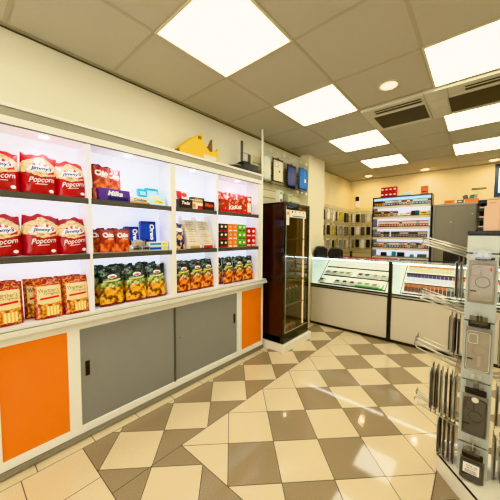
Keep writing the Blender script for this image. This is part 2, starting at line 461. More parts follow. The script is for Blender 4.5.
# ------------------------------------------------------------------ upper display cabinets
def upper(y0, y1, ydiv, label, lights):
    c = root('display_cabinet', label, 'display cabinet', (0, y0, 0), group='lit snack display cabinets on the worktop')
    L = y1-y0; dv = ydiv-y0; zb, zt = .8635, 2.08
    MB().box(.002, 0, zb, .012, L, 2.0).build('back_panel', GLOWP, c)
    for s in (0, 1):
        a0, a1 = (0, .024) if s == 0 else (L-.024, L)
        if s == 1 and y1 > 2: a0, a1 = L-.055, L
        MB().box(.012, a0, zb, .192, a1, 2.0).build('side_panel', WHITEP, c)
        MB().box(.192, a0, zb, .202, a1, 2.01).build('edge_strip', FRAME, c, bevel=.002)
    MB().box(.012, dv-.0125, zb, .20, dv+.0125, 1.97).build('divider', WHITEP, c, bevel=.001)
    MB().box(.0, 0, 1.967, .195, L, 1.99).build('top_panel', WHITEP, c)
    f = MB(); f.box(.192, 0, 1.972, .206, L, 2.012, 0); f.box(.0, 0, 2.012, .203, L, 2.062, 1); f.box(0, 0, 2.062, .212, L, 2.08, 0)
    f.box(.1925, 0, 1.966, .2045, L, 1.972, 2)
    f.build('fascia', [FRAME, GREYB, SHELF], c)
    bays = ((.024, dv-.0125), (dv+.0125, L-.024 if y1 < 2 else L-.055))
    for z in (1.597, 1.233):
        for a, b_ in bays:
            s = MB(); s.box(.012, a, z-.016, .185, b_, z+.0175, 0); s.box(.185, a-.004, z-.018, .203, b_+.004, z+.0175, 1)
            o = s.build('shelf', [WHITEP, SHELF], c)
            MB().box(.05, a+.01, z-.0185, .18, b_-.01, z-.016).build('added_shelf_glow', GLOWP, o)  # added glowing sheet under the shelf, brightens the bay below
    for ly in lights:
        MB().lathe([(.026, 0), (.026, -.004)], (.125, ly-y0, 1.967), 24).build('downlight', LED, c)
        L_ = bpy.data.lights.new('cabinet_lamp', 'SPOT'); L_.energy = 3.2; L_.color = (.93, .95, 1); L_.spot_size = R(165); L_.spot_blend = 1; L_.shadow_soft_size = .02
        lo = bpy.data.objects.new('cabinet_lamp', L_); COL.objects.link(lo); lo.location = (.125, ly, 1.955)
    return c
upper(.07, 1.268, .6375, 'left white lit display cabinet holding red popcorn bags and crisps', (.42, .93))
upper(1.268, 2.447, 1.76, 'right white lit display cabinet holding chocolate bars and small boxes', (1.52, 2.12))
p = MB(); p.tube([(.2, 2.459, .86), (.2, 2.459, 2.6)], .0115, 12)
tag(p.build('support_pole', FRAME, smooth=False), 'tall cream pole rising from cabinet end to the ceiling', 'pole')

# ------------------------------------------------------------------ packets
def popcorn_pattern(h):
    red = h.mix(h.noise(14, 2), hexc('8a040e'), hexc('c00a1a'))
    pc = h.ramp(h.vor(85, 'Distance'), [(0, hexc('fff6d8')), (.45, hexc('efdcae')), (.9, hexc('b98f55'))])
    edge = h.add(h.z, h.add(h.mul(h.abs(h.y), -.35), h.mul(h.noise(30), .03)))
    zone = h.mul(h.gt(edge, .112), h.lt(h.add(h.z, h.add(h.mul(h.abs(h.y), .6), h.mul(h.noise(40), .03))), .254))
    crest = h.mix(h.gt(h.z, .222), red, hexc('b00c18'))
    return h.mix(zone, crest, pc)
POPM = pattern('red_popcorn_foil', popcorn_pattern, .28, .3, .5)
def popcorn(seed, w):
    mb, sf = bag_mesh(w, .25, .12, seed, bottom=.85, crimp=.03, wob=1.3, pinch=-.03)
    o = mb.build('popcorn_bag', POPM, smooth=True)
    tag(o, '', 'popcorn bag', 'red popcorn bags in the left bay')
    st = MB(); c0, r0, r1 = (0, .112), .034, .068
    for i in range(12):
        a0, a1 = math.pi*(.08+.84*i/12), math.pi*(.08+.84*(i+1)/12)
        pl = [(c0[0]+r*math.cos(a)*1.05, c0[1]+r*math.sin(a)*1.15) for r, a in ((r0, a0), (r1, a0), (r1, a1), (r0, a1))]
        patch(st, pl, sf, i % 2, .0025)
    st.build('striped_awning', [TXR, TXW], o)
    lg = MB(); patch(lg, oval(0, .15, .062, .02), sf, 0, .0045)
    letter(lg, "Jimmy's", 0, .15, .108, .03, sf, rot=.06, k=1, shear=.25, bold=.03, off=.006)
    lg.build('logo', [TXW, TXB], o)
    t = MB(); letter(t, 'Popcorn', .004, .08, .128, .042, sf, rot=.12, shear=.4, bold=.0, off=.002)
    patch(t, [(-.03, .052), (.03, .058), (.03, .061), (-.03, .055)], sf, 0, .002)
    t.build('lettering', TXW, o)
    s = MB(); patch(s, oval(.052, .022, .013, .01), sf, 0, .0015); s.build('round_seal', TXW, o)
    return o
PA, PB_ = popcorn(1, .188), popcorn(2, .182)
ROWN = {1.6155: 'upper', 1.2515: 'middle'}
for z, sc, W_ in ((1.6155, .98, 'upper'), (1.2515, .98, 'middle')):
    for i, (y, yaw) in enumerate(((.214, .06), (.390, .02), (.563, -.07))):
        o = inst((PA, PB_)[(i+(z < 1.5)) % 2], (.108, y, z), (R((2, -2, 3)[i]), R(-6), yaw), 'red and white popcorn bag, %s from the left on the %s shelf' % (ORD[i], W_), (sc, sc, sc if i == 1 else sc*.95))
def caramel_pattern(h):
    bd = h.mix(h.gt(h.ch(h.vor(150)), .68), hexc('9c1014'), hexc('d89030'))
    ins = h.mul(h.mul(h.lt(h.abs(h.y), .06), h.lt(h.z, .196)), h.gt(h.z, .012))
    top = h.mix(h.noise(20), hexc('f8d98a'), hexc('fff0c0'))
    pc = h.ramp(h.vor(60, 'Distance'), [(0, hexc('fff0c0')), (.35, hexc('e8a430')), (.75, hexc('8c3c10'))])
    inner = h.mix(h.lt(h.add(h.z, h.mul(h.noise(25), .03)), .105), top, pc)
    cup = h.mul(h.mul(h.lt(h.abs(h.m('SUBTRACT', h.y, .01)), .032), h.lt(h.z, .07)), h.gt(h.z, .015))
    stripe = h.mix(h.gt(h.m('FRACT', h.mul(h.y, 60)), .5), hexc('fff2b8'), hexc('f0c23c'))
    return h.mix(ins, bd, h.mix(cup, inner, stripe))
CARM = pattern('caramel_popcorn_foil', caramel_pattern, .3, .2, .3)
mb, sf = bag_mesh(.15, .242, .05, 5, crimp=.02, bottom=1.1, wob=.3, pinch=.02)
CP = mb.build('caramel_popcorn_pouch', CARM, smooth=True); tag(CP, '', 'snack pouch', 'caramel popcorn pouches on the worktop')
t = MB(); letter(t, "Werther's", -.004, .17, .104, .026, sf, bold=-.005, off=.002); letter(t, 'Original', .01, .147, .08, .017, sf, bold=-.005, off=.002)
t.build('lettering', TXK, CP)
t = MB(); patch(t, [(-.05, .113), (.05, .12), (.048, .132), (-.048, .125)], sf, 0, .0015); t.build('red_ribbon', TXR, CP)
for i, (x, y, yaw, lb) in enumerate(((.155, .215, .08, 'red and gold caramel popcorn pouch, front one at the far left'), (.155, .412, .04, 'red and gold caramel popcorn pouch, front one in the middle'),
        (.155, .562, .02, 'red and gold caramel popcorn pouch, front one beside the divider'), (.075, .2, .05, 'caramel popcorn pouch behind the far left one'),
        (.088, .375, .03, 'caramel popcorn pouch half hidden behind the middle one'), (.08, .535, .0, 'caramel popcorn pouch behind the one beside the divider'))):
    inst(CP, (x, y, .8645), (0, R(-7), yaw), lb)

def chio_pattern(h):
    red = h.mix(h.noise(18, 3), hexc('780c08'), hexc('b42810'))
    ch_ = h.ramp(h.noise(26, 3), [(.38, hexc('7c1808')), (.5, hexc('c04410')), (.62, hexc('e88838'))])
    z = h.lt(h.add(h.z, h.mul(h.y, -.7)), .1)
    dark = h.gt(h.z, .158)
    return h.mix(dark, h.mix(z, red, ch_), hexc('5c0c0a'))
CHM = pattern('red_crisp_foil', chio_pattern, .3, .25, .5)
mb, sf = bag_mesh(.115, .172, .05, 9, bottom=.5)
CH = mb.build('crisp_bag', CHM, smooth=True); tag(CH, '', 'crisp bag', 'small red crisp bags')
t = MB(); letter(t, 'Chio', 0, .122, .075, .036, sf, rot=.05, bold=.05, off=.002); letter(t, 'Chips', .014, .092, .04, .012, sf, rot=.05, bold=.02, off=.002)
t.build('lettering', TXW, CH)
def chb(h):
    red = h.mix(h.noise(18, 3), hexc('780c08'), hexc('b42810'))
    ch_ = h.ramp(h.noise(26, 3), [(.38, hexc('7c1808')), (.5, hexc('c04410')), (.62, hexc('e88838'))])
    return h.mix(h.gt(h.z, .238), h.mix(h.lt(h.add(h.z, h.mul(h.y, -.7)), .16), red, ch_), hexc('5c0c0a'))
mb, sf = bag_mesh(.122, .25, .05, 19, bottom=.6)
CHB = mb.build('crisp_bag', pattern('tall_red_crisp_foil', chb, .3, .25, .5), smooth=True); tag(CHB, '', 'crisp bag', 'tall red crisp bags')
t = MB(); letter(t, 'Chio', 0, .192, .085, .042, sf, rot=.05, bold=.05, off=.002); letter(t, 'Chips', .014, .165, .04, .014, sf, rot=.05, bold=.02, off=.002)
t.build('lettering', TXW, CHB)
for (x, y, z, yaw, lb) in ((.135, .738, 1.696, .0, 'red crisp bag on the left, behind the purple chocolate box'), (.09, .838, 1.696, .12, 'red crisp bag on the right, behind the purple chocolate box'),
        (.135, .768, 1.2515, .1, 'front left red crisp bag on the middle shelf'), (.135, .87, 1.2515, -.05, 'front right red crisp bag on the middle shelf'),
        (.07, .72, 1.2515, .0, 'red crisp bag behind, nearest the divider'), (.065, .80, 1.2515, .1, 'red crisp bag in the back row, middle'), (.062, .89, 1.2515, .1, 'red crisp bag in the back row, right')):
    s = (1, 1, 1); big = z > 1.65
    if big: z = 1.6155
    inst(CHB if big else CH, (x, y, z), (0, R(-6), yaw), lb, s)

def tort(name, low, mid):
    def fn(h):
        topc = h.ramp(h.noise(30, 3), [(.4, hexc('0c1412')), (.52, hexc('1c2c26')), (.62, hexc('8cb09c')), (.7, hexc('1c2a24'))])
        midc = h.ramp(h.noise(40, 3), [(.35, hexc('2c3a14')), (.5, hexc(mid)), (.62, hexc('e4ddb0')), (.75, hexc('68701c'))])
        lowc = h.ramp(h.noise(27, 3), [(.36, hexc('401008')), (.45, hexc(low[0])), (.53, hexc(low[1])), (.66, hexc(low[2]))])
        c = h.mix(h.gt(h.z, .125), lowc, midc); c = h.mix(h.gt(h.add(h.z, h.mul(h.noise(14), .02)), .175), c, topc)
        bot = h.mix(h.noise(60), hexc('4a1010'), hexc('a83428'))
        return h.mix(h.lt(h.add(h.z, h.mul(h.noise(20), .03)), .035), c, bot)
    return pattern(name, fn, .25, .3, .6)
TM1 = tort('green_tortilla_foil', ('84500c', 'e8a414', 'ffd040'), '8c9a3c')
TM2 = tort('orange_tortilla_foil', ('8c3008', 'e07818', 'ffc050'), '7a5a1c')
def tortbag(m, seed, w, name, grp, logo):
    mb, sf = bag_mesh(w, .275, .06, seed, bottom=.6)
    o = mb.build(name, m, smooth=True); tag(o, '', 'chips bag', grp)
    t = MB(); patch(t, oval(.004, .208, .032, .014), sf, 0, .0015); patch(t, oval(.004, .204, .022, .007), sf, 1, .0022)
    t.build('logo', [TXW, TXR], o)
    t = MB(); patch(t, [(-w*.36, .168), (w*.2, .172), (w*.38, .182), (w*.36, .192), (w*.1, .184), (-w*.36, .18)], sf, 0, .0018)
    t.build('flavour_band', logo, o)
    return o
T1 = tortbag(TM1, 21, .175, 'tortilla_chips_bag', 'green tortilla chips bags on the worktop', mat('lime_band', 'c8cc7c', .4, var=.3, vscale=90))
T2 = tortbag(TM2, 22, .155, 'corn_snack_bag', 'orange corn snack bags on the worktop', mat('yellow_band', 'd8d23c', .4, var=.4, vscale=120))
for (x, y, yaw, lb) in ((.138, .79, .05, 'front green tortilla chips bag beside the divider'), (.135, .975, .02, 'front green tortilla chips bag, middle one'), (.135, 1.145, .0, 'front green tortilla chips bag, right one by the post'),
        (.06, .76, .05, 'green tortilla chips bag at the back beside the divider'), (.068, .91, .1, 'green tortilla chips bag at the back, second from the divider'), (.065, 1.10, -.08, 'green tortilla chips bag standing tallest at the back right')):
    inst(T1, (x, y, .8645), (0, R(-8), yaw), lb, (1, 1, 1.0 if x > .1 else 1.05))
for (x, y, yaw, lb) in ((.14, 1.408, .03, 'front orange corn snack bag at the left, by the post'), (.142, 1.558, .0, 'front orange corn snack bag, second from the post'), (.14, 1.693, .0, 'front orange corn snack bag, third, left of the divider'),
        (.078, 1.40, .05, 'orange corn snack bag at the back by the post'), (.075, 1.56, .0, 'orange corn snack bag at the back, middle of the left bay'), (.075, 1.68, .05, 'orange corn snack bag at the back left of the divider'),
        (.142, 1.975, .05, 'front orange corn snack bag in the right bay, left one'), (.142, 2.14, -.04, 'front orange corn snack bag in the right bay, middle one'), (.14, 2.30, .0, 'front orange corn snack bag in the right bay, right one'),
        (.09, 1.86, .0, 'orange corn snack bag pushed back beside the right bay divider'), (.075, 2.03, .06, 'orange corn snack bag at the back of the right bay, middle'), (.07, 2.2, .0, 'orange corn snack bag at the back of the right bay, right')):
    inst(T2, (x, y, .8645), (0, R(-7), yaw), lb, (1, 1, 1.0))

FLAT = lambda x: (lambda y, z: x)
def carton(name, w, d, h, m, label, cat, loc, rot=(0, 0, 0), texts=(), patches=(), group=None, bev=.0015, top=None):
    """box facing +x, origin bottom centre; texts=(str,cy,cz,w,h,ink,kw); patches=(poly,ink)"""
    o = MB().box(-d/2, -w/2, 0, d/2, w/2, h).build(name, m, bevel=bev)
    tag(o, label, cat, group); o.location = loc; o.rotation_euler = rot
    for s, cy, cz, tw, th, ink, kw in texts:
        t = MB(); letter(t, s, cy, cz, tw, th, FLAT(d/2), **kw); t.build('lettering', ink, o)
    for poly, ink in patches:
        t = MB(); patch(t, poly, FLAT(d/2), 0, .0006); t.build('printed_patch', ink, o)
    return o
rect = lambda a, b, c, d: [(a, b), (c, b), (c, d), (a, d)]
PURP = mat('purple_carton', '5c3c94', .35, var=.1); NAVY = mat('navy_print', '1e2a66', .4, var=.3, vscale=60)
BLUE = mat('blue_carton', '1448b8', .35, var=.06); CHOC = mat('brown_carton', '3a1c18', .35, var=.15)
WHT = mat('white_carton', 'efeadc', .45, var=.05); REDC = mat('red_carton', 'c41420', .3, var=.08); KRAFT = mat('tan_print', 'c49a5c', .5, var=.2, vscale=70)
TEAL = mat('teal_carton', '2a9ab0', .4, var=.25, vscale=30); GRN = mat('green_carton', '6cb43c', .4, var=.1); ORC = mat('orange_carton', 'e8842c', .4, var=.1)
DKB = mat('dark_brown_carton', '342824', .4, var=.2); SILV = mat('silver_wrap', 'b0aca4', .3, .3, var=.35, vscale=60); LBL = mat('light_blue_wrap', 'b8d8e8', .35, var=.2, vscale=60)
carton('chocolate_box', .215, .06, .083, PURP, 'long purple chocolate box in front of red crisp bags', 'chocolate box', (.155, .805, 1.6155), (0, 0, .05),
       [('Milka', .0, .052, .105, .034, TXW, dict(shear=.25, bold=.03))], [(rect(-.05, .006, .09, .03), NAVY)])
carton('chocolate_box', .06, .05, .09, mat('dark_purple_carton', '3c2468', .4), 'small dark purple box behind the long purple box', 'chocolate box', (.07, .69, 1.6155))
carton('biscuit_pack', .15, .05, .052, WHT, 'low cream and brown biscuit pack right of the purple box', 'biscuit pack', (.15, .995, 1.6155), (0, 0, -.03),
       [('Cookies', .0, .028, .1, .022, TXK, dict(shear=.2, bold=.02))], [(rect(-.075, .0, .075, .014), KRAFT)])
for i, (x, y, z, w, h_, rr) in enumerate(((.075, 1.10, 1.6155, .13, .135, .06), (.085, 1.15, 1.6155, .11, .15, -.05))):
    carton('wafer_pack', w, .03, h_, TEAL, ('teal blue wafer pack standing behind the yellow pack, left', 'teal blue wafer pack standing behind the yellow pack, right')[i], 'wafer pack',
           (x, y, z), (0, R(-14), rr), [], [(rect(-w*.4, h_*.62, w*.4, h_*.84), LBL), (rect(-w*.45, h_*.1, w*.2, h_*.4), GRN)])
carton('wafer_pack', .14, .035, .088, LBL, 'pale blue and yellow wafer pack leaning at the bay end', 'wafer pack', (.145, 1.15, 1.6155), (0, R(-10), 0), [],
       [([(-.05, .02), (.04, .012), (.06, .03), (.0, .045)], TXY), ([(-.06, .05), (.02, .045), (.03, .07), (-.05, .074)], WHT), ([(.0, .02), (.03, .018), (.04, .03), (.01, .034)], ORC)])
for i, (y, h_, w, x) in enumerate(((.965, .19, .105, .085), (1.105, .238, .125, .085))):
    o = carton('biscuit_box', w, .045, h_, BLUE, ('shorter blue biscuit box on the middle shelf', 'taller blue biscuit box on the middle shelf')[i], 'biscuit box', (x, y, 1.2515), (0, R(-6), -.05),
           [('Oreo', .022 if i == 0 else .026, h_*.62, h_*.55, .038, TXW, dict(rot=R(-90), bold=.04))], [])
    t = MB(); patch(t, oval(-.022, h_*.3, .02, .02), FLAT(.0225), 0, .0008); t.build('biscuit_print', mat('biscuit_print', '2a2432', .5, var=.3, vscale=200), o)
    t = MB(); patch(t, rect(-w/2, h_-.02, w/2, h_-.006), FLAT(.0225), 0, .0006); t.build('top_band', mat('dark_blue_print', '0c2a84', .4), o)
for i, (y, z, yaw) in enumerate(((.965, 1.2515, .05), (1.04, 1.2515, -.05), (.99, 1.2935, 0))):
    mb, sf = bag_mesh(.11, .042, .05, 31+i, crimp=.02, bottom=1, pinch=0)
    o = mb.build('wrapped_biscuit_roll', SILV, smooth=True); tag(o, 'silver wrapped biscuit roll, %s of the three before the blue boxes' % ('left', 'right', 'upper')[i], 'biscuit pack', 'silver wrapped biscuit rolls')
    o.location = (.15 if i < 2 else .14, y, z); o.rotation_euler = (0, 0, yaw)
    t = MB(); patch(t, rect(-.03, .012, .035, .03), sf, 0, .001); t.build('printed_patch', [TXK, TXK, KRAFT][i], o)
for i, z in enumerate((1.2515, 1.287)):
    o = carton('wafer_pack', .17, .05, .034, (LBL, WHT)[i], ('pale blue wafer pack lying lowest at the bay end', 'white wafer pack lying on the pale blue one')[i], 'wafer pack', (.15, 1.145, z), (0, 0, .03 if i else 0), [],
               [(rect(-.08, .008, .02, .026), (BLUE, TEAL)[i]), (rect(.03, .006, .075, .028), TXY)])
# right cabinet, upper shelf
carton('chocolate_bar_box', .14, .05, .078, CHOC, 'dark brown chocolate bar box on the upper shelf at the left', 'chocolate box', (.15, 1.412, 1.6155), (0, 0, 0), [('Twix', 0, .045, .09, .03, TXW, dict(shear=.2, bold=.03))], [])
carton('chocolate_bar_box', .13, .06, .16, WHT, 'white and red sweets box behind the dark brown bar box', 'chocolate box', (.075, 1.435, 1.6155), (0, R(-8), .03), [], [(rect(-.065, .085, -.01, .155), REDC), (oval(.02, .125, .03, .02), TXR)])
carton('chocolate_bar_box', .15, .05, .12, mat('olive_dark_carton', '4a4640', .4, var=.15), 'tall dark bar box standing in the middle of the shelf', 'chocolate box', (.085, 1.6, 1.6155), (0, 0, 0), [('Lion', 0, .1, .07, .022, TXG, dict(bold=.03))], [])
carton('chocolate_bar_box', .125, .05, .086, WHT, 'small white and red bar box between two dark boxes', 'chocolate box', (.14, 1.545, 1.6155), (0, 0, 0), [], [(rect(-.0, .004, .062, .034), REDC), (rect(-.055, .01, -.02, .05), KRAFT), (rect(-.06, .06, .06, .082), KRAFT)])
carton('chocolate_bar_box', .13, .05, .084, mat('near_black_carton', '241412', .35), 'black bar box with orange lettering next to the divider', 'chocolate box', (.15, 1.675, 1.6155), (0, 0, 0), [('Mars', -.0, .048, .1, .036, TXO, dict(shear=.15, bold=.04))], [])
# red wafer tray box
kb = root('wafer_bar_tray', 'large red display tray full of wafer bars on the upper shelf', 'snack tray', (.12, 2.06, 1.6155))
b = MB()
b.prism([(-.245, 0), (.245, 0), (.245, .20), (.15, .19), (.02, .145), (-.12, .125), (-.245, .13)], .045, .05, 'x')
b.box(-.06, -.245, 0, .045, .245, .012).box(-.06, -.245, .012, -.055, .245, .15); b.box(-.06, -.245, .01, .05, -.24, .13).box(-.06, .24, .01, .05, .245, .19)
b.build('tray', pattern('red_tray_print', lambda h: h.mix(h.gt(h.noise(22, 3), .56), h.mix(h.gt(h.noise(40, 2), .55), hexc('c02a14'), hexc('7c3418')), hexc('f0a080')), .35), kb)
bars = []
for i in range(6):
    y = -.20+.08*i
    mb, sf = bag_mesh(.088, .20, .035, 50+i, crimp=.04, bottom=.8, wob=.6)
    mb.xf(Matrix.Translation((-.01-.01*(i % 2), y, .012)) @ Matrix.Rotation(.08*(1-i % 3), 4, 'X'))
    o = mb.build('wafer_bar', pattern('red_bar_wrap%d' % i, lambda h: h.mix(h.gt(h.noise(26, 2), .56), hexc('d01420'), hexc('f4e0dc')), .3, .3) if i == 0 else bars[0].data.materials[0], smooth=True)
    tag(o, 'red wrapped wafer bar, %s from the left in the red tray' % ORD[i], 'wafer bar', 'red wafer bars in the display tray'); o.location = (.12, 2.06, 1.6155); bars.append(o)
t = MB(); letter(t, 'KitKat', -.02, .06, .2, .045, FLAT(.05), rot=.12, shear=.2, bold=.03); t.build('lettering', TXW, kb)
t = MB(); patch(t, rect(.175, .02, .235, .12), FLAT(.05), 0, .0008); patch(t, oval(.205, .165, .03, .018), FLAT(.05), 1, .0012); t.build('white_patch', [WHT, TXW], kb)
t = MB(); patch(t, rect(-.24, .005, .17, .03), FLAT(.05), 0, .0008); t.build('lower_band', REDC, kb)
# middle shelf left bay: blue bag and sloping trays
def bm_(h):
    return h.mix(h.gt(h.noise(24, 2), .54), h.mix(h.gt(h.z, .12), hexc('241c5c'), hexc('2c2474')), hexc('e8c070'))
mb, sf = bag_mesh(.125, .23, .05, 61, bottom=.6)
BB = mb.build('biscuit_bag', pattern('dark_blue_biscuit_foil', bm_, .3, .3, .5), smooth=True)
t = MB(); patch(t, oval(.0, .17, .04, .018), sf, 0, .0015); t.build('logo', TXW, BB)
tag(BB, 'dark blue and yellow biscuit bag leaning on the left post', 'biscuit bag'); BB.location = (.14, 1.37, 1.2515); BB.rotation_euler = (0, R(-10), .05)
TRW = mat('white_tray_card', 'efe9e6', .5, var=.03); WRAP = mat('cream_bar_wrap', 'ece2c8', .35, var=.1, vscale=40); WRAP2 = mat('brown_print', '6c5c48', .5)
for k_, (y, sg) in enumerate(((1.505, 'left'), (1.66, 'right'))):
    tr_ = root('sloping_bar_tray', '%s sloping white tray of cereal bars on the middle shelf' % sg, 'snack tray', (.1, y, 1.2515), group='sloping white trays of cereal bars')
    b = MB(); w = .145
    prof = [(-.075, 0), (.085, 0), (.085, .05), (-.03, .30), (-.075, .30)]
    for yy in (-w/2, w/2-.003): b.prism(prof, yy, yy+.003, 'y')
    b.box(-.075, -w/2, 0, .085, w/2, .004); b.box(-.075, -w/2, 0, -.072, w/2, .27); b.box(.082, -w/2, 0, .085, w/2, .035)
    b.build('tray', TRW, tr_)
    MB().box(.0855, -.06, .004, .087, .05, .03).build('front_print', (KRAFT, REDC)[k_], tr_)
    for i in range(11):
        t_ = i/10; x = .062-.108*t_; z = .028+.225*t_
        o = MB().box(-.011, -w/2+.009, -.008, .011, w/2-.009, .008, 0).box(.011, -.03, -.002, .0113, .03, .001, 1).build('cereal_bar', [WRAP, WRAP2], bevel=.002)
        o.location = (.1+x, y, 1.2515+z); o.rotation_euler = (0, R(-25), 0)
        tag(o, 'wrapped cereal bar, %s from the bottom in the %s sloping tray' % (ORD[i], sg), 'cereal bar', 'cereal bars in the %s sloping tray' % sg)
# middle shelf right bay: small boxes
def sbox(name, m, w, h_, extra):
    o = MB().box(-.03, -w/2+.0015, 0, .03, w/2-.0015, h_-.0015).build(name, m, bevel=.001); tag(o, '', 'small box'); 
    t = MB(); patch(t, oval(0, h_*.6, w*.26, h_*.15, 14), FLAT(.03), 0, .0008); patch(t, rect(-w*.36, h_*.08, w*.36, h_*.22), FLAT(.03), 1, .0008)
    t.build('printed_front', extra, o); return o
S1 = sbox('drink_powder_box', DKB, .056, .082, [WHT, TXR]); S2 = sbox('tea_box', ORC, .072, .082, [CARD, TXW]); S3 = sbox('tea_box', GRN, .066, .082, [WHT, DKB]); S4 = sbox('sweets_box', REDC, .08, .108, [TXW, WHT])
for pro, y0, w, h_, rows, cn in ((S1, 1.812, .056, .082, 3, 'dark brown'), (S2, 1.928, .072, .082, 3, 'orange'), (S3, 2.078, .066, .082, 3, 'green'), (S4, 2.215, .08, .108, 2, 'red')):
    for c in range(2):
        for r_ in range(rows):
            inst(pro, (.145, y0+w*(c+.5), 1.2515+h_*r_), label='%s small box, %s column, %s of its stack on the middle shelf' % (cn, ('left', 'right')[c], (('bottom', 'middle', 'top') if rows == 3 else ('bottom', 'top'))[r_]), group='stacked %s boxes on the middle shelf' % cn)

# on top of the cabinets
YEL = mat('yellow_card', 'f0c80c', .5, var=.05); YBR = mat('brown_card_inside', '8a6420', .6)
y = root('cardboard_display_box', 'bright yellow cut-open cardboard box lying on top of the cabinet', 'cardboard box', (.11, 1.58, 2.08))
b = MB(); b.prism([(-.235, 0), (.01, 0), (.01, .225), (-.015, .22), (-.235, .045)], .075, .08, 'x', 0)
b.prism([(.01, 0), (.20, 0), (.20, .115), (.10, .08), (.04, .13), (.01, .16)], .072, .077, 'x', 0)
b.prism([(-.235, 0), (.20, 0), (.20, .12), (-.02, .22), (-.235, .03)], -.075, -.07, 'x', 0)
b.prism([(-.07, .0), (.075, .0), (.075, .14), (.0, .10), (-.07, .2)], .195, .20, 'y', 0)
b.box(-.07, -.235, 0, .075, .20, .004).add([(-.07, -.235, .03), (.075, -.235, .045), (.075, -.015, .22), (-.07, -.02, .21)], [(0, 1, 2, 3)])
b.build('box_body', YEL, y)
b = MB(); b.prism([(.05, .09), (.10, .12), (.19, .10), (.19, .24), (.165, .225), (.13, .15), (.06, .15)], .0, .004, 'x', 1)
b.build('torn_flap', [YEL, YBR], y)
MB().box(.078, .02, .0, .088, .17, .045).build('white_edge', mat('white_card_edge', 'd8d0b8', .5), y)
MB().box(.0805, -.045, .165, .0815, -.005, .195).build('print_mark', YBR, y)
c = root('black_tool', 'flat black wedge-shaped gadget lying on top of the cabinet', 'gadget', (.16, 2.03, 2.08))
MB().prism([(-.10, .0), (.12, .0), (.12, .045), (.05, .045), (-.10, .015)], -.03, .03, 'x').build('body', BLACK, c, bevel=.004)
MB().prism([(.02, .045), (.10, .045), (.09, .052), (.03, .052)], -.02, .02, 'x').build('grip', ALU, c)
c = root('receipt_printer_stand', 'black box with tall grey upright plates on top of the cabinet', 'device', (.14, 2.26, 2.08))
MB().box(-.06, -.12, 0, .055, .14, .09).box(-.05, -.10, .09, .05, .0, .105).build('body', BLACK, c, bevel=.006)
MB().box(-.03, -.075, .05, -.02, -.045, .34).box(-.03, .045, .05, -.02, .085, .22).build('upright_plate', mat('dark_grey_metal', '5c5a54', .4, .5), c)
MB().box(-.03, -.045, .215, -.022, .05, .222).box(-.03, -.045, .12, -.022, .05, .126).build('crossbar', ALU, c)

# ------------------------------------------------------------------ slat walls and hanging packages
def slatm(name, base, pitch=.1, off=0.0):
    def fn(h):
        fr = h.m('FRACT', h.m('DIVIDE', h.add(h.z, off), pitch))
        return h.mix(h.lt(fr, .075), h.mix(h.noise(5), hexc(base), hexc(base)), hexc('6e654c'))
    return pattern(name, fn, .5)
SLATL = slatm('cream_slatwall', 'd9d0ad', .1, .03); SLATB = slatm('tan_slatwall', 'd8cba0', .1, .0)
struct('trim_3', MB().box(.0, 2.52, .0, .012, 3.64, 2.36), SLATL)
struct('trim_4', MB().box(-.1, 4.18, .0, -.088, YW, 1.98), SLATB)
struct('trim_5', MB().box(-.088, YW-.012, .0, .56, YW, 1.98), SLATB)
def hook(L=.16, plate=True):
    h = MB(); h.box(0, -.012, -.012, .004, .012, .03, 0)
    h.tube([(.003, 0, 0), (L, 0, L*.06), (L+.008, 0, L*.06+.012)], .0028, 6, 0)
    h.tube([(.003, 0, .028), (L, 0, .028+L*.06)], .002, 6, 0)
    if plate: h.box(L, -.016, .012+L*.06, L+.003, .016, .04+L*.06, 1)
    return h
PLATE = mat('white_price_plate', 'e4e0d0', .4)
hk = hook().build('display_hook', [CHROME, PLATE]); tag(hk, '', 'hook')
for j, y in enumerate((2.66, 2.80, 2.95, 3.09, 3.24, 3.38, 3.53)):
    inst(hk, (.012, y, 2.385), label='upper wire hook with white plate, %s from the pole' % ORD[j], group='upper wire hooks above the cooler')
for j, y in enumerate((3.30, 3.42, 3.55)):
    inst(hk, (.012, y, 1.955), label='empty lower wire hook, %s of three beside the pillar' % ORD[j], group='lower wire hooks beside the pillar')

def package(name, w, h, back, casec, seed, accent=None, clipm=None, header=None):
    """hanging phone-case package facing +x, origin at the hang hole (top centre)"""
    r = root(name, '', 'phone case')
    b = MB(); b.box(-.004, -w/2, -h, .0, w/2, 0); b.box(-.004, -.018, 0, 0, .018, .014); b.build('backing_card', back, r, bevel=.0015)
    # blister: rounded rectangle case
    def rr(cy, cz, hw, hh, rad, n=5):
        pts = []
        for sx, sz, a0 in ((1, 1, 0), (-1, 1, 90), (-1, -1, 180), (1, -1, 270)):
            for i in range(n+1):
                a = R(a0+90*i/n); pts.append((cy+sx*(hw-rad)+rad*math.cos(a), cz+sz*(hh-rad)+rad*math.sin(a)))
        return pts
    cz = -h*.52
    cs = MB(); cs.prism(rr(0, cz, w*.43, h*.43, .012), .0, .009, 'x'); o = cs.build('phone_case', casec, r, bevel=.002)
    e = MB(); pts = rr(0, cz, w*.44, h*.44, .012); e.tube([(.009, a, b_) for a, b_ in pts+[pts[0]]], .0016, 5); e.build('case_rim', CHROME if accent is None else accent, o)
    e = MB(); pts = rr(-w*.2, cz+h*.27, w*.17, h*.105, .007); e.tube([(.0095, a, b_) for a, b_ in pts+[pts[0]]], .0016, 5); e.build('camera_cutout', CHROME if accent is None else accent, o)
    if header: MB().box(.0095, -w*.36, -h*.13, .0105, w*.36, -h*.03).build('header_print', header, r)
    return r
GREYT = mat('frosted_grey_plastic', '8c8676', .3, var=.12, vscale=25, coat=.3)
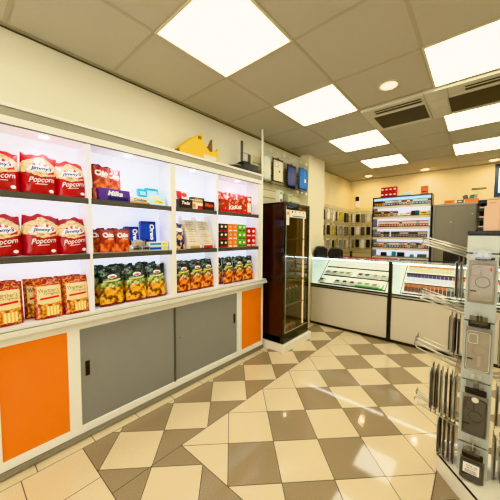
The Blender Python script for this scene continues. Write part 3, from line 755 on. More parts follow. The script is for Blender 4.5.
CLR = mat('clear_case_plastic', '968d78', .25, var=.1, vscale=20, coat=.4); DGC = mat('dark_grey_case', '5a564e', .35, var=.1, coat=.3); BLC = mat('black_case', '1c1b1e', .35)
BLU = mat('blue_package', '123c7c', .5, var=.3, vscale=14); BLU2 = mat('navy_package', '101a44', .5, var=.25, vscale=14); SKY = mat('sky_blue_case', '2f7cc0', .5, var=.3, vscale=20); WBX = mat('white_package', 'ded9c6', .4, var=.06)
YLC = mat('yellow_case', 'c8b420', .4)
q = package('phone_case_package', .24, .30, mat('dark_brown_card', '403426', .5), mat('ivory_case', 'ded6b8', .4, var=.04), 1, BLC)
q.location = (.12, 2.89, 2.37); q['label'] = 'large ivory framed case package hanging above the cooler'
e = MB(); e.lathe([(.016, 0), (.016, .001)], (.0095, .02, -.16), 20, axis='x'); e.build('round_emblem', mat('grey_emblem', '6c6a60', .5), q)
q = package('phone_case_package', .15, .29, mat('clear_green_card', 'c8d4b8', .4), mat('pale_case', 'd2d4c2', .4), 1)
q.location = (.10, 2.68, 2.36); q['label'] = 'pale clear package hanging nearest to the cream pole'
q = package('phone_case_package', .24, .30, BLU2, mat('slate_blue_case', '2c3c74', .35), 1, BLU2, header=BLU2)
q.location = (.13, 3.2, 2.355); q['label'] = 'navy case package hanging second above the cooler'
q = package('phone_case_package', .2, .29, BLU2, BLU2, 1, BLU2)
q.location = (.06, 3.32, 2.345); q['label'] = 'dark navy case package tucked behind the bright blue one'
q = package('phone_case_package', .25, .31, BLU, SKY, 1, BLU, header=SKY)
q.location = (.14, 3.5, 2.36); q['label'] = 'bright blue case package hanging beside the pillar'
MB().box(.01, .03, -.2, .011, .07, -.15).build('white_label', WHT, q)
pk = [package('phone_case_package', .135, .21, WBX, m, 2, BLC) for m in (CLR, BLC, DGC, YLC, WHT, GREYT)]
ph = hook(.12, False).build('wire_hook', [CHROME, PLATE]); tag(ph, '', 'hook')
rows = (('top', 1.86, [1, 4, 4, 1, 3, 1, 2, 1]), ('middle', 1.585, [1, 1, 3, 1, 0, 5, 2, 0]), ('bottom', 1.315, [4, 0, 1, 5, 5, 0, 4, 4]))
for rn, z, ks in rows:
    for j, k in enumerate(ks):
        yy = 4.38+.19*j
        inst(pk[k], (.045+.012*(j % 3), yy, z), (0, 0, R(-12+8*(j % 4))), 'phone case package, %s from the pillar in the %s row, left rear wall' % (ORD[j], rn), scale=(1, (.72, .85, .78)[j % 3], (1, .92, 1.06)[(j+int(z*10)) % 3]), group='phone cases on the left rear wall')
        inst(ph, (-.088, yy, z+.006), label='wire hook, %s from the pillar in the %s row, left rear wall' % (ORD[j], rn), group='wire hooks on the left rear wall')
    for j, k in enumerate({'top': [4, 1, 5, 4, 2], 'middle': [1, 4, 2, 1, 5], 'bottom': [0, 1, 4, 1, 0]}[rn]):
        xx = .02+.11*j
        if xx > .47: continue
        inst(pk[k], (xx, YW-.145-.01*(j % 3), z), (0, 0, R(-98+7*(j % 3))), 'phone case package, %s from the corner in the %s row, back wall' % (ORD[j], rn), scale=(1, .68, (1, .92)[j % 2]), group='phone cases on the back wall')
        inst(ph, (xx, YW-.012, z+.006), (0, 0, R(-90)), label='wire hook, %s from the corner in the %s row, back wall' % (ORD[j], rn), group='wire hooks on the back wall')

# ------------------------------------------------------------------ drinks cooler
ck = root('drinks_cooler', 'tall black glass-door cooler standing on a white plinth', 'cooler', (0, 2.57, 0))
MB().box(.0, .0-.03, 0, .475, .63, .088).build('plinth', mat('white_plinth', 'e8e2d0', .5, var=.05), ck, bevel=.004)
W = .60
b = MB(); b.box(.02, 0, .09, .40, .02, 1.765, 0); b.box(.02, W-.02, .09, .40, W, 1.765, 1); b.box(.02, 0, .09, .04, W, 1.765, 1); b.box(.02, 0, 1.745, .40, W, 1.765, 1); b.box(.02, 0, .09, .44, W, .17, 1)
b.build('cabinet_shell', [MAROON, BLACKG], ck, bevel=.003)
MB().box(.398, -.002, .17, .425, .022, 1.765).build('front_stile', BLACKG, ck, bevel=.003)
INT = mat('cooler_interior', 'a0957c', .5, var=.1, vscale=8)
MB().box(.04, .02, .17, .045, W-.02, 1.745, 0).box(.045, W-.024, .17, .39, W-.02, 1.745, 0).build('interior_lining', INT, ck)
MB().box(.37, .03, .2, .378, .042, 1.70).box(.37, W-.046, .2, .378, W-.034, 1.7).build('added_interior_glow', mat('added_cooler_glow', 'ffffff', .5, emit='fff0d8', es=2.2, var=0), ck)  # added glowing bars that lift the dark cooler interior
dr = MB(); 
for a, b0, c, d in ((.0, .172, W, .215), (.0, 1.72, W, 1.768), (.0, .215, .035, 1.72), (W-.035, .215, W, 1.72)): dr.box(.418, a, b0, .44, c, d)
dr = dr.build('door', BLACKG, ck, bevel=.004)
MB().box(.432, .035, .215, .436, W-.035, 1.72).build('door_glass', glass('cooler_glass', 'e6dcc8', .9, .01, .1), dr)
MB().box(.44, .035, .215, .443, .042, 1.72).box(.44, .035, .213, .443, W-.035, .22).build('chrome_trim', CHROME, dr)
MB().box(.4365, .12, 1.595, .4375, .50, 1.68, 0).box(.438, .16, 1.65, .4385, .19, 1.672, 1).box(.438, .24, 1.655, .4385, .26, 1.67, 1).box(.438, .34, 1.655, .4385, .36, 1.67, 1).box(.438, .43, 1.655, .4385, .45, 1.67, 1).box(.438, .17, 1.606, .4385, .47, 1.616, 1).build('notice_sticker', [WHT, TXK], dr)
MB().box(.4365, .05, 1.50, .4375, .11, 1.68, 0).box(.438, .06, 1.62, .4385, .10, 1.655, 1).build('side_sticker', [WHT, ORC], dr)
for i, z in enumerate((.5, .80, 1.06, 1.32)):
    s = MB(); s.box(.06, .03, z, .38, .034, z+.01).box(.06, W-.04, z, .38, W-.036, z+.01).box(.376, .03, z, .38, W-.036, z+.02)
    for j in range(14): s.tube([(.06+.024*j, .03, z), (.06+.024*j, W-.036, z)], .0015, 4)
    s.build('wire_shelf', CHROME, ck)
mb, sf = bag_mesh(.15, .16, .06, 77, bottom=.7); o = mb.build('clear_snack_bag', mat('clear_bag', 'cfc9bc', .3, var=.3, vscale=50), smooth=True)
tag(o, 'clear bag with pale contents at the bottom inside the cooler', 'bag'); o.location = (.30, 2.76, .255); o.rotation_euler = (0, R(-8), .1)
for j in range(4):
    o = MB().lathe([(.03, 0), (.034, .01), (.036, .07), (.03, .075)], n=16).build('snack_cup', mat('snack_cup_print%d' % j, 'c4603c', .4, var=.4, vscale=60), smooth=False)
    lid = MB().lathe([(.037, .075), (.037, .082)], n=16).build('lid', WHT, o)
    tag(o, 'small red and white cup, %s from the left at the bottom of the cooler' % ORD[j], 'cup', 'cups inside the cooler'); o.location = (.36, 2.66+.085*j, .171)
for j in range(6):
    o = MB().lathe([(.028, 0), (.03, .01), (.03, .12), (.02, .15), (.012, .17), (.012, .19)], n=14).build('drink_bottle', mat('green_bottle%d' % j, '4a7c4c', .2, var=.3, vscale=60), smooth=True)
    MB().lathe([(.014, .19), (.014, .205)], n=12).build('cap', WHT, o)
    tag(o, 'small green bottle, %s from the left on the lower cooler shelf' % ORD[j], 'bottle', 'green bottles inside the cooler'); o.location = (.34, 2.63+.078*j, .512)
for j, (y, w, h_, m) in enumerate(((2.78, .07, .17, WBX), (2.87, .05, .14, GREYT), (3.0, .10, .15, mat('sage_box', 'c4c8a0', .5, var=.2, vscale=40)))):
    o = MB().box(-.03, -w/2, 0, .03, w/2, h_, 0).box(.0302, -w*.3, h_*.2, .0308, w*.3, h_*.4, 1).box(.0302, -w*.3, h_*.75, .0308, w*.3, h_*.9, 2).build('small_carton', [m, DGC, GRN], bevel=.002)
    tag(o, '%s pale carton standing on top of the black cooler' % ('left', 'narrow middle', 'right sage green')[j], 'carton', 'cartons on top of the cooler'); o.location = (.22, y, 1.765)

L_ = bpy.data.lights.new('cooler_fill_lamp', 'POINT'); L_.energy = .9; L_.color = (1, .92, .75); L_.shadow_soft_size = .02  # added fill lamps inside the cooler, brighten what shows through the door
lo = bpy.data.objects.new('cooler_fill_lamp', L_); COL.objects.link(lo); lo.location = (.33, 2.75, 1.65)
L_ = L_.copy(); lo = bpy.data.objects.new('cooler_fill_lamp', L_); COL.objects.link(lo); lo.location = (.36, 2.75, .9)
# ------------------------------------------------------------------ glass counters
CG = glass('counter_glass', 'fbfffc', .95, .01, .03); CPAN = mat('counter_front_panel', 'd6ccb4', .45, var=.03, vscale=2)
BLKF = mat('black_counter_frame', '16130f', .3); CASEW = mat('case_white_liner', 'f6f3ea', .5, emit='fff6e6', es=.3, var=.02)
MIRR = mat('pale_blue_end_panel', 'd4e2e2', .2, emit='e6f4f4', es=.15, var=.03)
def counter(x0, x1, y0, label, post):
    c = root('glass_display_counter', label, 'display counter', (x0, y0, 0), group='glass display counters in front of the back wall')
    L = x1-x0; D = .50
    MB().box(0, .03, .0, L, D, .60).build('cabinet_body', CPAN, c)
    MB().box(.01, .0, .035, L-.01, .03, .585).build('front_panel', CPAN, c)
    MB().box(0, -.004, .0, L, .03, .033).build('kick_strip', BLKF, c)
    MB().box(0, -.006, .585, L, .03, .60).box(0, -.006, .618, L, .02, .634).build('black_rail', BLKF, c)
    MB().box(0, -.004, .60, L, .02, .618).build('silver_rail', ALU, c)
    MB().box(.01, .02, .632, L-.01, D-.02, .64).build('case_floor', CASEW, c)
    MB().box(.005, D-.02, .60, L-.005, D-.012, 1.03).build('case_back', CASEW, c)
    MB().box(0.004, .02, .60, .010, D-.02, 1.03).build('end_glass', MIRR, c)
    MB().box(.01, .0, .634, L-.01, .006, 1.034).build('front_glass', CG, c)
    MB().box(0, -.004, 1.034, L, D, 1.042).build('top_glass', CG, c)
    MB().box(.02, .012, 1.022, L-.02, .022, 1.03).build('added_case_glow', CASEGLOW, c)  # added glowing strip that brightens the inside of the case
    MB().box(0, D-.03, 1.042, L, D, 1.052).build('rear_edge', BLKF, c)
    # stepped display rack
    r = MB()
    for yy, zz in ((.06, .645), (.20, .755), (.35, .87)):
        r.prism([(yy, zz), (yy+.13, zz+.035), (yy+.13, zz+.042), (yy, zz+.007)], .12, L-.05, 'x', 0)
        r.box(.12, yy-.004, zz-.006, L-.05, yy, zz+.013, 1)
    r.tube([(.11, .03, .64), (.11, .46, 1.0)], .005, 6, 1); r.tube([(L-.05, .03, .64), (L-.05, .46, 1.0)], .005, 6, 1)
    r.build('display_rack', [CASEW, BLKF], c)
    for px in post: MB().box(px-.02, -.012, .0, px+.022, .03, 1.046).build('corner_post', BLKF, c, bevel=.002)
    return c
YC = 3.757
counter(.16, 1.275, YC, 'left glass-topped display counter with pale front panel by the cooler', [])
counter(1.295, 2.47, YC, 'right glass-topped display counter behind the wire stand', (-.002,))
GB = mat('white_gadget_box', 'e9e7da', .4, var=.05); GK = mat('dark_gadget_print', '38342c', .4); GT = mat('green_tray', '4cc848', .4)
def gadget(w, d, m2, nm):
    o = MB().box(-w/2, -d/2, 0, w/2, d/2, .03, 0).box(-w*.36, -d*.34, .03, w*.2, d*.34, .032, 1).build(nm, [GB, m2], bevel=.001); tag(o, '', 'small box'); return o
g1, g2 = gadget(.098, .1, GK, 'gadget_box'), gadget(.098, .1, mat('tan_gadget_print', 'a89468', .5, var=.3, vscale=80), 'gadget_box')
def on_step(c_y0, step, yy): # world height of a step surface
    a = ((.06, .645), (.20, .755), (.35, .87))[step]; return YC+a[0]+yy, a[1]+.0085+yy*.27
for step, items in ((0, [(.30, 0), (.55, 0), (.66, 0), (.77, 0), (.88, 1), (.98, 1), (1.08, 1)]), (1, [(.34, 1), (.45, 0), (.56, 1), (.66, 1), (.84, 0), (.94, 0), (1.05, 1), (1.16, 1)]), (2, [(.4, 1), (.7, 1), (1.0, 0)])):
    for j, (x, k) in enumerate(items):
        if step == 2: continue
        y, z = on_step(YC, step, .065)
        inst((g1, g2)[k], (x, y, z), (R(15), 0, .0), 'white gadget box, %s from the left on the %s tier of the left counter' % (ORD[j], ('front', 'second')[step]), group='gadget boxes in the left counter')
y, z = on_step(YC, 0, .0)
t = MB(); t.box(.0, 0, 0, .36, .004, .018).box(0, 0, 0, .004, .11, .018).box(.356, 0, 0, .36, .11, .03); t = t.build('green_tray', GT); t.location = (.82, y+.006, z); t.rotation_euler = (R(15), 0, 0)
tag(t, 'bright green tray edge around boxes in the left counter', 'tray')
# vape and lighter boxes in the right counter
def stick(c1, c2, nm):
    o = MB().box(-.018, -.014, 0, .018, .014, .06, 0).box(-.0183, -.0145, .06, .0183, .0145, .1, 1).build(nm, [mat(nm+c1, c1, .4, var=.1), mat(nm+c2, c2, .4)], bevel=.0015); tag(o, '', 'small box'); return o
SA, SB, SC_, SD, SE, SF = stick('f4e8c8', 'f0a040', 'liquid_box'), stick('f6f2e0', 'd8c060', 'liquid_box'), stick('e8e4f0', '4a2c74', 'vape_box'), stick('f0dccc', 'd8502c', 'vape_box'), stick('7c3a24', 'c87048', 'lighter'), stick('4a4440', 'a4a09a', 'lighter')
for step, seq in ((2, [SA]*12+[SB]*12), (1, [SC_]*12+[SD]*12), (0, [SE]*11+[SF]*13)):
    for j, pz in enumerate(seq):
        y, z = on_step(YC, step, .045)
        inst(pz, (1.45+.0405*j, y, z+.004), (R(-20), 0, 0), 'small upright box, %s from the left on the %s tier of the right counter' % (ORD[j], ('front', 'second', 'top')[step]), group='small boxes on the %s tier of the right counter' % ('front', 'second', 'top')[step])
# devices on the counter
for nm, lb, x, w, h_ in (('receipt_printer', 'black rounded receipt printer at the left end of the counter', .235, .2, .165), ('card_terminal', 'wide black till device beside the printer on the counter', .475, .30, .15)):
    c = root(nm, lb, 'till device', (x, 3.9, 1.042), rz=R(-62))
    MB().prism([(-.09, 0), (.11, 0), (.11, h_*.8), (.06, h_), (-.05, h_), (-.09, h_*.55)], -w/2, w/2, 'x').build('body', BLACK, c, bevel=.012, seg=3)
    MB().prism([(-.075, h_*.62), (-.045, h_+.001), (-.03, h_+.004), (.05, h_+.004), (.05, h_+.001)], -w*.3, w*.3, 'x').build('cover', BLACKG, c)
    MB().box(-.02, -.02, h_+.004, .03, .0, h_+.008).build('purple_label', PURP, c)
MB_ = MB().box(-.42, -.05, 0, .42, .05, .008).build('counter_mat', mat('red_mat', 'b03024', .6, var=.15)); MB_.location = (.86, 4.19, 1.042); tag(MB_, 'thin red strip mat along the rear edge of the left counter', 'mat')
g = root('small_figure', 'small dark green figurine on the rear of the left counter', 'figurine', (.62, 4.2, 1.042))
MB().lathe([(.018, 0), (.022, .02), (.014, .055), (.02, .07), (.017, .09), (.006, .1)], n=14).build('body', mat('dark_green', '1c3c30', .4), g, smooth=True)
MB().lathe([(.028, 0), (.028, .01)], n=14).build('base', BLACK, g)

# ------------------------------------------------------------------ cigarette rack on the back wall
PX0, PX1, PY = .51, 1.49, 5.60
cr = root('tobacco_rack', 'tall black-framed lit rack of small packs against the back wall', 'display rack', (PX0, PY, 0))
L = PX1-PX0; D = .30
b = MB()
for xx in (0, L-.018): b.box(xx, 0, .0, xx+.018, D, 2.13)
b.box(0, 0, 2.115, L, D, 2.13).box(0, -.002, .0, L, D, .08)
b.build('black_frame', BLKF, cr, bevel=.001)
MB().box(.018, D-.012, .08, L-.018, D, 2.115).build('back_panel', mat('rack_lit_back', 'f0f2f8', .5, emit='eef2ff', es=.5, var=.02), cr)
RAIL = mat('beige_price_rail', 'd8ccb0', .5, var=.08, vscale=40)
ZS = (1.962, 1.76, 1.562, 1.364, 1.163, .99)
for z in ZS:
    s = MB(); s.box(.018, .004, z-.012, L-.018, D-.012, z, 0); s.box(.002, -.006, z-.010, L-.002, .006, z, 1); s.box(.018, -.003, z-.055, L-.018, .003, z-.010, 2)
    s.build('tier_shelf', [WHITEP, BLKF, RAIL], cr)
MB().box(.02, .02, 2.06, L-.02, .03, 2.10).build('header_strip', mat('blue_header_strip', '9cc8e4', .4, emit='bfe4ff', es=.5, var=.3, vscale=10), cr)
def pack(c1, c2, w=.044, h_=.102):
    o = MB().box(-w/2, 0, 0, w/2, .07, h_, 0).box(-w/2-.0003, -.0006, h_*.45, w/2+.0003, .05, h_*.85, 1).box(-w*.3, -.001, h_*.12, w*.3, .0, h_*.3, 1).build('cigarette_pack', [mat('pack_'+c1, c1, .4, var=.1), mat('pack_'+c2, c2, .4, var=.2)], bevel=.001)
    tag(o, '', 'cigarette pack'); return o
K = {'r': pack('a8342c', 'dccab8'), 'g': pack('d89838', '3c2c20'), 'b': pack('4c6488', 'd0d4d4'), 'k': pack('5c4c44', 'b8a898'), 't': pack('2c7c8c', 'c8d4c8'), 'w': pack('dcd4c4', '704a3c'), 's': pack('8c8478', '3c3430')}
tiers = (('top', ZS[0], 'gggwbbbkkbwwrwtttttwwwwr'[:20], .03, .046), ('second', ZS[1], 'gggkggwkww', .03, .04), ('third', ZS[2], 'rrrrrrrrwrrrrrkrrr', .1, .046),
         ('fourth', ZS[3], 'kkwss', .05, .05), ('fourth', ZS[3], 'ssskkkssskkk', .33, .049), ('fifth', ZS[4], 'kkrrwkbbrbkkrwkkswrk', .03, .045))
cnt = {}
for tn, z, seq, xs, pit in tiers:
    for ch_ in seq:
        j = cnt.get(tn, 0); cnt[tn] = j+1
        x = PX0+.03+xs+pit*(j if not (tn == 'fourth' and j > 4) else j-5)
        if x > PX1-.04: continue
        inst(K[ch_], (x, PY+.03, z), (0, 0, R(random.uniform(-4, 4))), 'small pack, %s from the left on the %s tier of the tobacco rack' % (ORD[j] if j < 25 else 'last', tn), group='small packs on the %s tier of the rack' % tn)
def smallbox(nm, lb, x, y, z, w, d, h_, m, grp=None, ex=None, rz=0):
    o = MB().box(-w/2, -d/2, 0, w/2, d/2, h_, 0)
    if ex: o.box(-w*.32, -d/2-.001, h_*.4, w*.2, -d/2, h_*.65, 1)
    o = o.build(nm, [m, ex or m], bevel=.0015); o.location = (x, y, z); o.rotation_euler = (0, 0, rz); return tag(o, lb, 'small box', grp)
smallbox('tin_box', 'small white box on the second rack tier beside the gold packs', 1.02, PY+.08, ZS[1], .09, .06, .05, WHT, ex=GRN)
smallbox('tin_box', 'grey and pink box on the second rack tier, centre right', 1.12, PY+.08, ZS[1], .08, .06, .065, WBX, ex=TXR)
smallbox('tin_box', 'dark maroon box on the second rack tier', 1.20, PY+.08, ZS[1], .06, .06, .085, CHOC)
smallbox('tin_box', 'dark teal box on the second rack tier', 1.265, PY+.08, ZS[1], .06, .06, .085, mat('dark_teal', '1c5450', .4))
smallbox('tin_box', 'long yellow box at the right of the second rack tier', 1.375, PY+.08, ZS[1], .15, .06, .07, mat('yellow_tin', 'e8cc20', .4), ex=TXK)
for nm, lb, x, w, h_, m in (('tin_box', 'black box on the lowest visible rack tier, left', .72, .10, .07, BLACK), ('tin_box', 'pale blue bottle-like box on the lowest rack tier', .90, .07, .09, TEAL), ('tin_box', 'black box on the lowest visible rack tier, centre', 1.02, .12, .08, BLACK), ('tin_box', 'small green box on the lowest rack tier', 1.2, .06, .05, mat('green_tin', '2c8c5c', .4)), ('tin_box', 'dark tangled accessories box on the lowest rack tier, right', 1.36, .14, .06, DGC)):
    smallbox(nm, lb, x, PY+.08, ZS[5], w, .06, h_, m)
# things on the rack
for c_ in range(4):
    for r_ in range(2):
        smallbox('red_tin', 'red box, %s column, %s row on top of the tobacco rack' % (ORD[c_], ('lower', 'upper')[r_]), .665+.072*c_, PY+.12, 2.13+.098*r_, .069, .07, .096, REDC, 'red boxes on top of the rack', TXW)
b = root('paper_stack', 'low white paper and card bundle beside the red boxes', 'papers', (1.05, PY+.12, 2.13))
MB().box(-.11, -.05, 0, .10, .05, .03).build('card_bundle', WBX, b); MB().prism([(-.10, .03), (.10, .03), (.11, .075), (-.06, .055)], -.02, .0, 'y').build('bent_sheet', LBL, b)
b = root('orange_canister', 'orange box with small bottle on top, on the tobacco rack', 'canister', (1.355, PY+.12, 2.13))
MB().box(-.055, -.04, 0, .055, .04, .15).build('box_body', ORC, b, bevel=.003); MB().box(-.04, -.0415, .03, .04, -.04, .06).build('print', REDC, b)
MB().lathe([(.012, .15), (.012, .18), (.006, .19), (.006, .225)], n=12).build('bottle_neck', WBX, b, smooth=True)

# ------------------------------------------------------------------ grey closet and things to its right
GC = mat('dark_grey_closet', '8e8774', .5, var=.04, vscale=2); GCT = mat('light_grey_top', 'a8a28e', .5, var=.05)
c = root('grey_cupboard', 'large plain grey cupboard filling the back right', 'cupboard', (1.53, 5.68, 0))
MB().box(0, 0.01, 0, .56, .35, 1.90).build('carcass', GC, c)
MB().box(-.03, -.01, 1.90, .68, .36, 1.935).build('top_board', GCT, c, bevel=.003)
MB().box(-.03, -.006, 0, .0, .35, 1.90).build('side_trim', GCT, c)
for x0, x1 in ((.005, .28), (.2815, .555)):
    d = MB().box(x0, -.004, .02, x1, .01, 1.895).build('cupboard_door', GC, c)
    MB().lathe([(.006, 0), (.008, .01)], (0, 0, 0), 10).xf(Matrix.Translation((x1-.05, -.004, 1.62 if x0 < .2 else 1.75)) @ Matrix.Rotation(R(90), 4, 'X')).build('knob', WHT, d)
smallbox('orange_box', 'flat orange box at the left on top of the grey cupboard', 1.72, 5.78, 1.935, .14, .1, .06, ORC, ex=REDC)
smallbox('grey_box', 'small grey box between two orange boxes on the cupboard', 1.87, 5.78, 1.935, .09, .08, .06, DGC, ex=WHT)
b = root('leaflet_tray', 'orange tray holding upright grey and green leaflets on the cupboard', 'leaflet tray', (2.02, 5.78, 1.935))
MB().box(-.09, -.05, 0, .09, .05, .065).build('tray', ORC, b, bevel=.003)
MB().prism([(-.11, .06), (-.04, .06), (-.06, .14), (-.13, .12)], -.01, -.005, 'y', 0).prism([(-.04, .06), (.02, .06), (.03, .14), (-.03, .13)], .0, .005, 'y', 1).prism([(.0, .06), (.06, .06), (.08, .13), (.03, .15)], .01, .015, 'y', 2).build('leaflet', [DGC, mat('teal_leaf', '4c8078', .5), mat('sage_leaf', '9cb890', .5)], b)
for j, (x0, z0, x1, z1) in enumerate(((1.72, 2.02, 1.84, 2.17), (1.88, 2.08, 1.97, 2.16), (2.0, 2.06, 2.2, 2.22))):
    n = root('wall_notice', 'paper notice on the back wall, %s from the left above the cupboard' % ORD[j], 'notice', ((x0+x1)/2, YW-.001, (z0+z1)/2), group='paper notices on the back wall')
    w, h_ = (x1-x0)/2, (z1-z0)/2
    MB().box(-w, -.002, -h_, w, 0, h_).build('sheet', mat('aged_paper%d' % j, 'eadfb8', .7), n)
    t = MB()
    if j == 2: t.box(-w, -.0035, h_*.4, w, -.002, h_*.95)
    for k in range(4): t.box(-w*.6, -.003, -h_*.7+k*h_*.25, w*.5-k*.01, -.002, -h_*.7+k*h_*.25+.006)
    t.build('printed_lines', mat('faded_ink%d' % j, '6c684c' if j == 2 else 'a49c74', .6), n)
b = root('wall_poster', 'blue framed poster at the right on the back wall', 'poster', (2.45, YW-.012, 2.3))
MB().box(-.16, -.01, -.27, .2, .01, .27).build('poster_frame', mat('dark_blue_frame', '1c3858', .4, var=.3), b, bevel=.003)
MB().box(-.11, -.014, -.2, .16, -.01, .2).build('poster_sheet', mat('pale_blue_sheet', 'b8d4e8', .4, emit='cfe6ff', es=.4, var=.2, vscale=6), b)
# dark rack with trays right of the cupboard
b = root('black_tray_rack', 'black rack of small trays at the right end of the cupboard', 'rack', (2.235, 5.25, 0))
MB().box(-.12, .0, 0, -.10, .4, 1.88).box(.16, 0, 0, .18, .4, 1.88).box(-.12, .38, 0, .18, .4, 1.88).build('frame', BLACK, b)
for z in (1.46, 1.60, 1.74, 1.86):
    t = MB().box(-.13, -.02, z, .18, .39, z+.055).build('black_tray', BLACK, b, bevel=.004)
    MB().box(-.11, -.024, z+.056, .14, .2, z+.072).build('tray_contents', CARD, t)
w = root('wall_sensor', 'small white wall device with a black screen near the back corner', 'wall device', (.07, YW-.001, 2.12))
MB().box(-.05, -.04, -.12, .05, 0, .14).build('housing', WHT, w, bevel=.006); MB().box(-.04, -.045, .02, .04, -.04, .12).build('screen', BLACK, w)
c = root('office_chair', 'black chair backrest showing behind the right counter', 'chair', (1.95, 4.75, 0), rz=.2)
MB().box(-.20, -.03, .95, .20, .03, 1.17).build('backrest', BLACK, c, bevel=.02, seg=3); MB().tube([(0, .02, .5), (0, .05, 1.0)], .02, 8).build('back_bar', BLACK, c)
MB().box(-.22, -.42, .44, .22, .02, .52).build('seat', BLACK, c, bevel=.02); MB().tube([(0, -.2, .06), (0, -.2, .45)], .025, 10).build('stem', ALU, c)
for k in range(5): 
    a = k*2*math.pi/5; MB().tube([(0, -.2, .08), (.27*math.cos(a), -.2+.27*math.sin(a), .05), (.27*math.cos(a), -.2+.27*math.sin(a), 0)], .018, 8).build('leg', BLACK, c)

# ------------------------------------------------------------------ foreground wire stand
SX, SY = 2.163, 1.862; HW = .0625
STW = mat('pale_stand_panel', 'bec2b6', .4, var=.04)
st = root('revolving_display_stand', 'tall pale revolving stand with wire pegs in the right foreground', 'display stand', (SX, SY, 0))
b = MB(); b.box(-.155, -.155, 0, .155, .155, .096, 0); b.box(-.158, -.158, .096, .158, .158, .102, 1); b.box(-.150, -.150, .102, .150, .150, .105, 0)
cxy = (2.228-SX, 1.836-SY)
b.xf(Matrix.Translation((cxy[0], cxy[1], 0)) @ Matrix.Rotation(R(-49.1), 4, 'Z'))
b.build('base', [mat('white_base', 'e6e0cc', .4), BLACK], st)
b = MB()
ZL = (.27, .615, .935, 1.29)
edges = [.106]+[z for z in ZL]+[1.385]
for i in range(len(edges)-1): b.box(-HW, -HW, edges[i]+(.004 if i else 0), HW, HW, edges[i+1]-.004, 0)
b.box(-HW+.006, -HW+.006, .106, HW-.006, HW-.006, 1.385, 1)
b.build('column', [STW, mat('slot_shadow', '5c5848', .5)], st, bevel=.0015)
MB().box(-HW-.001, -HW-.001, 1.385, HW+.001, HW+.001, 1.406).build('top_cap', BLACK, st, bevel=.002)
# pegs to the left (-x), with label plates
CLP = glass('clear_label_plate', 'f0f0e8', .75, .1, .12)
def pegs(z, ys, L, up, plates=True):
    for j, yy in enumerate(ys):
        p = MB(); zz = z+.012*(j % 2)
        p.tube([(-HW, yy, zz), (-HW-L, yy, zz+up*L), (-HW-L-.006, yy, zz+up*L+.01)], .0036, 6)
        p.tube([(-HW, yy, zz+.03), (-HW-L-.008, yy, zz+.03+up*L)], .0026, 6)
        p.tube([(-HW+.001, yy-.02, zz-.004), (-HW-.004, yy+.02, zz-.004)], .002, 6)
        o = p.build('wire_peg', CHROME, st, smooth=True)
        if plates: MB().box(-HW-L-.011, yy-.018, zz+.012+up*L, -HW-L-.009, yy+.018, zz+.042+up*L).build('label_plate', CLP, o)
pegs(1.268, (-.045, -.01, .03, .06), .19, .33)
pegs(.955, (-.045, -.01, .03, .06), .20, .30)
pegs(.655, (-.045, -.01, .03, .06), .21, .30)
pegs(.325, (-.045, 0, .045), .20, .30)
for z in (1.275, .955, .635, .29):   # front pegs
    p = MB(); p.box(-.02, -HW-.004, z-.004, .02, -HW+.001, z+.02)
    p.tube([(.0, -HW, z), (.0, -HW-.10, z+.012), (.0, -HW-.106, z+.024)], .0024, 6); p.tube([(.0, -HW, z+.022), (.0, -HW-.108, z+.034)], .002, 6)
    o = p.build('wire_peg', CHROME, st, smooth=False)
    MB().box(-.038, -HW-.111, z-.006, .03, -HW-.109, z+.034).build('label_plate', CLP, o)
    p = MB(); p.tube([(HW, -.02, z), (HW+.13, -.02, z+.03)], .0022, 6).tube([(HW, .03, z), (HW+.13, .03, z+.03)], .0022, 6)
    p.build('wire_peg', CHROME, st)
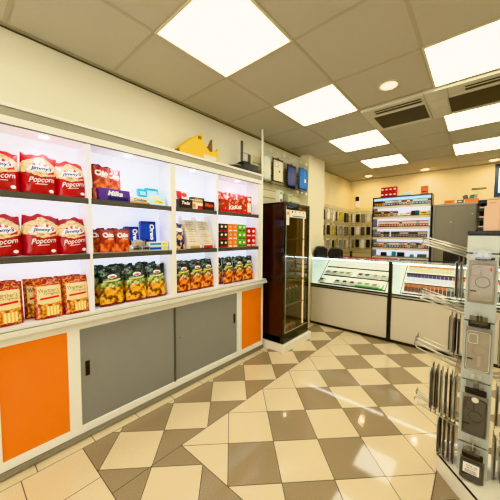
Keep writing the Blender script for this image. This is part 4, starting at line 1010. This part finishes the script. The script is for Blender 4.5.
# packages on the front pegs
PINK = mat('pink_rim', 'b09484', .4); DKR = mat('dark_rim', '4a463e', .4)
specs = ((1.258, GREYT, CLR, PINK, .102, .215, 'beige clear phone case package with tiny red mark, topmost on the stand front'),
         (.918, GREYT, CLR, CHROME, .100, .225, 'clear phone case package with pink ring, second from the top on the stand front'),
         (.568, mat('smoky_plastic', '8c8676', .3, var=.1, coat=.3), DGC, DKR, .100, .215, 'dark grey phone case package, third from the top on the stand front'),
         (.228, mat('smoky_plastic_low', '7c776a', .3, var=.1, coat=.3), DGC, DKR, .098, .215, 'grey phone case package with white label, lowest on the stand front'))
for i, (z, bk, cs, ac_, w, h_, lb) in enumerate(specs):
    z0 = z
    if z0-h_ < .11: h_ = z0-.11
    q = package('phone_case_package', w, h_, bk, cs, i, ac_); q['label'] = lb; q['group'] = 'phone cases on the front of the stand'
    q.location = (SX, SY-HW-.055, z0); q.rotation_euler = (0, 0, R(-90))
    e = MB(); pts = [(.0105, .004+.027*math.cos(a*math.pi/12), -h_*.5+.027*math.sin(a*math.pi/12)) for a in range(25)]
    e.tube(pts, .0017 if i == 1 else .001, 5); e.build('magnet_ring', PINK if i == 1 else (TXR if 0 else DKR), q)
    MB().box(.0098, -.042, -h_*.73, .0108, -.018, -h_*.70).build('dark_tab', BLACK, q)
    if i == 0:
        MB().box(.0098, .030, -.05, .0108, .036, -.034).build('red_mark', TXR, q)
        MB().box(-.002, -.03, .004, .012, .045, .016).build('hanger_clip', BLACK, q, bevel=.003)
    else:
        MB().box(-.004, -.042, .004, .012, .042, .034).box(-.006, -.01, .03, .004, .012, .062).build('hanger_clip', BLACK, q, bevel=.004)
    if i == 1: MB().box(.0098, -.002, -h_*.86, .0115, .012, -h_*.62).build('pink_stand', PINK, q)
    if i == 2:
        e = MB(); e.lathe([(.014, 0), (.014, .004)], (.0098, .0, -.02), 18, axis='x'); e.build('silver_disc', CHROME, q)
    if i == 3:
        MB().box(.0105, -.035, -.075, .0115, .03, -.022).build('white_label', WHT, q)
        t = MB(); letter(t, 'PHONE CASE', 0, -.034, .045, .007, FLAT(.0115)); letter(t, 'Magnetic', 0, -.046, .04, .007, FLAT(.0115)); 
        for k in range(3): t.box(.0115, -.028, -.070+.006*k, .012, .02, -.068+.006*k)
        t.build('printed_lines', TXK, q)
# edge-on packages on the side pegs
EDG = [mat('edge_plastic_a', 'a09a88', .3, .2, var=.2, coat=.4), mat('edge_plastic_b', '6c675a', .3, .2, var=.2, coat=.4), mat('edge_plastic_c', '5c4c54', .3, .1, var=.2, coat=.3)]
ep = [package('phone_case_package', .105, .215, EDG[i], (DGC, BLC, DGC)[i], i, CHROME) for i in range(3)]
def side(level, n, x0, dx, z0, dz, h_s, kk, y=SY):
    for j in range(n):
        inst(ep[(j+kk) % 3 if kk < 2 else 2], (x0+dx*j, y-.004*(j % 2), z0+dz*j), (0, 0, math.pi+random.uniform(-.05, .05)), 'clear phone case package seen edge-on, %s from the column on the %s side pegs' % (ORD[j], level), (1, 1, h_s), group='edge-on phone cases on the side pegs')
side('top', 2, SX-HW-.016, -.020, 1.25, .004, 1.0, 0)
side('second', 3, SX-HW-.018, -.019, .93, .005, .98, 1)
side('third', 6, SX-HW-.018, -.0225, .60, .004, 1.2, 0)
side('lowest', 4, SX-HW-.02, -.0215, .319, .004, .98, 2)
for lv, z in (('top', 1.25), ('second', .93), ('third', .60), ('lowest', .325)):
    for j in range(3):
        inst(ep[j], (SX+HW+.022+.028*j, SY+.01, z), (0, 0, random.uniform(-.05, .05)), 'phone case package seen edge-on, %s from the column on the %s right-hand pegs' % (ORD[j], lv), (1, 1, 1.0), group='edge-on phone cases on the right-hand pegs')
# boxes on the stand
b = root('cardboard_box', 'plain tan cardboard box on top of the stand', 'cardboard box', (2.222, 1.88, 1.406))
MB().box(-.062, -.045, 0, .062, .045, .128).build('carton', CARD, b, bevel=.002); MB().box(-.005, -.0455, 0, .005, -.045, .128).build('tape', mat('tape', 'c49a74', .3), b)
smallbox('kraft_box', 'small kraft box lying on the cardboard box, left one', 2.195, 1.88, 1.534, .05, .06, .032, CARD, ex=KRAFT)
smallbox('kraft_box', 'taller kraft box on the cardboard box, right one', 2.25, 1.88, 1.534, .045, .06, .06, CARD, ex=KRAFT)

# ------------------------------------------------------------------ world, camera, colour
w = bpy.data.worlds.new('world'); bpy.context.scene.world = w; w.use_nodes = True
w.node_tree.nodes['Background'].inputs[0].default_value = (.98, .95, .92, 1); w.node_tree.nodes['Background'].inputs[1].default_value = 3.2
f_, yaw, pitch, roll = 265.08, .7145, -.0555, .0047
fw = Vector((-math.sin(yaw)*math.cos(pitch), math.cos(yaw)*math.cos(pitch), math.sin(pitch)))
r = Vector((math.cos(yaw), math.sin(yaw), 0)); u = r.cross(fw)
r2 = r*math.cos(roll)+u*math.sin(roll); u2 = -r*math.sin(roll)+u*math.cos(roll)
cam = bpy.data.cameras.new('camera'); co = bpy.data.objects.new('camera', cam); COL.objects.link(co)
M = Matrix((r2, u2, -fw)).transposed().to_4x4(); M.translation = (2.1497, 0, 1.3779); co.matrix_world = M
cam.sensor_width = 36; cam.lens = 36*f_/500; cam.clip_start = .02
sc = bpy.context.scene; sc.camera = co
sc.view_settings.view_transform = 'Khronos PBR Neutral'
sc.view_settings.exposure = .54
sc.view_settings.gamma = .91
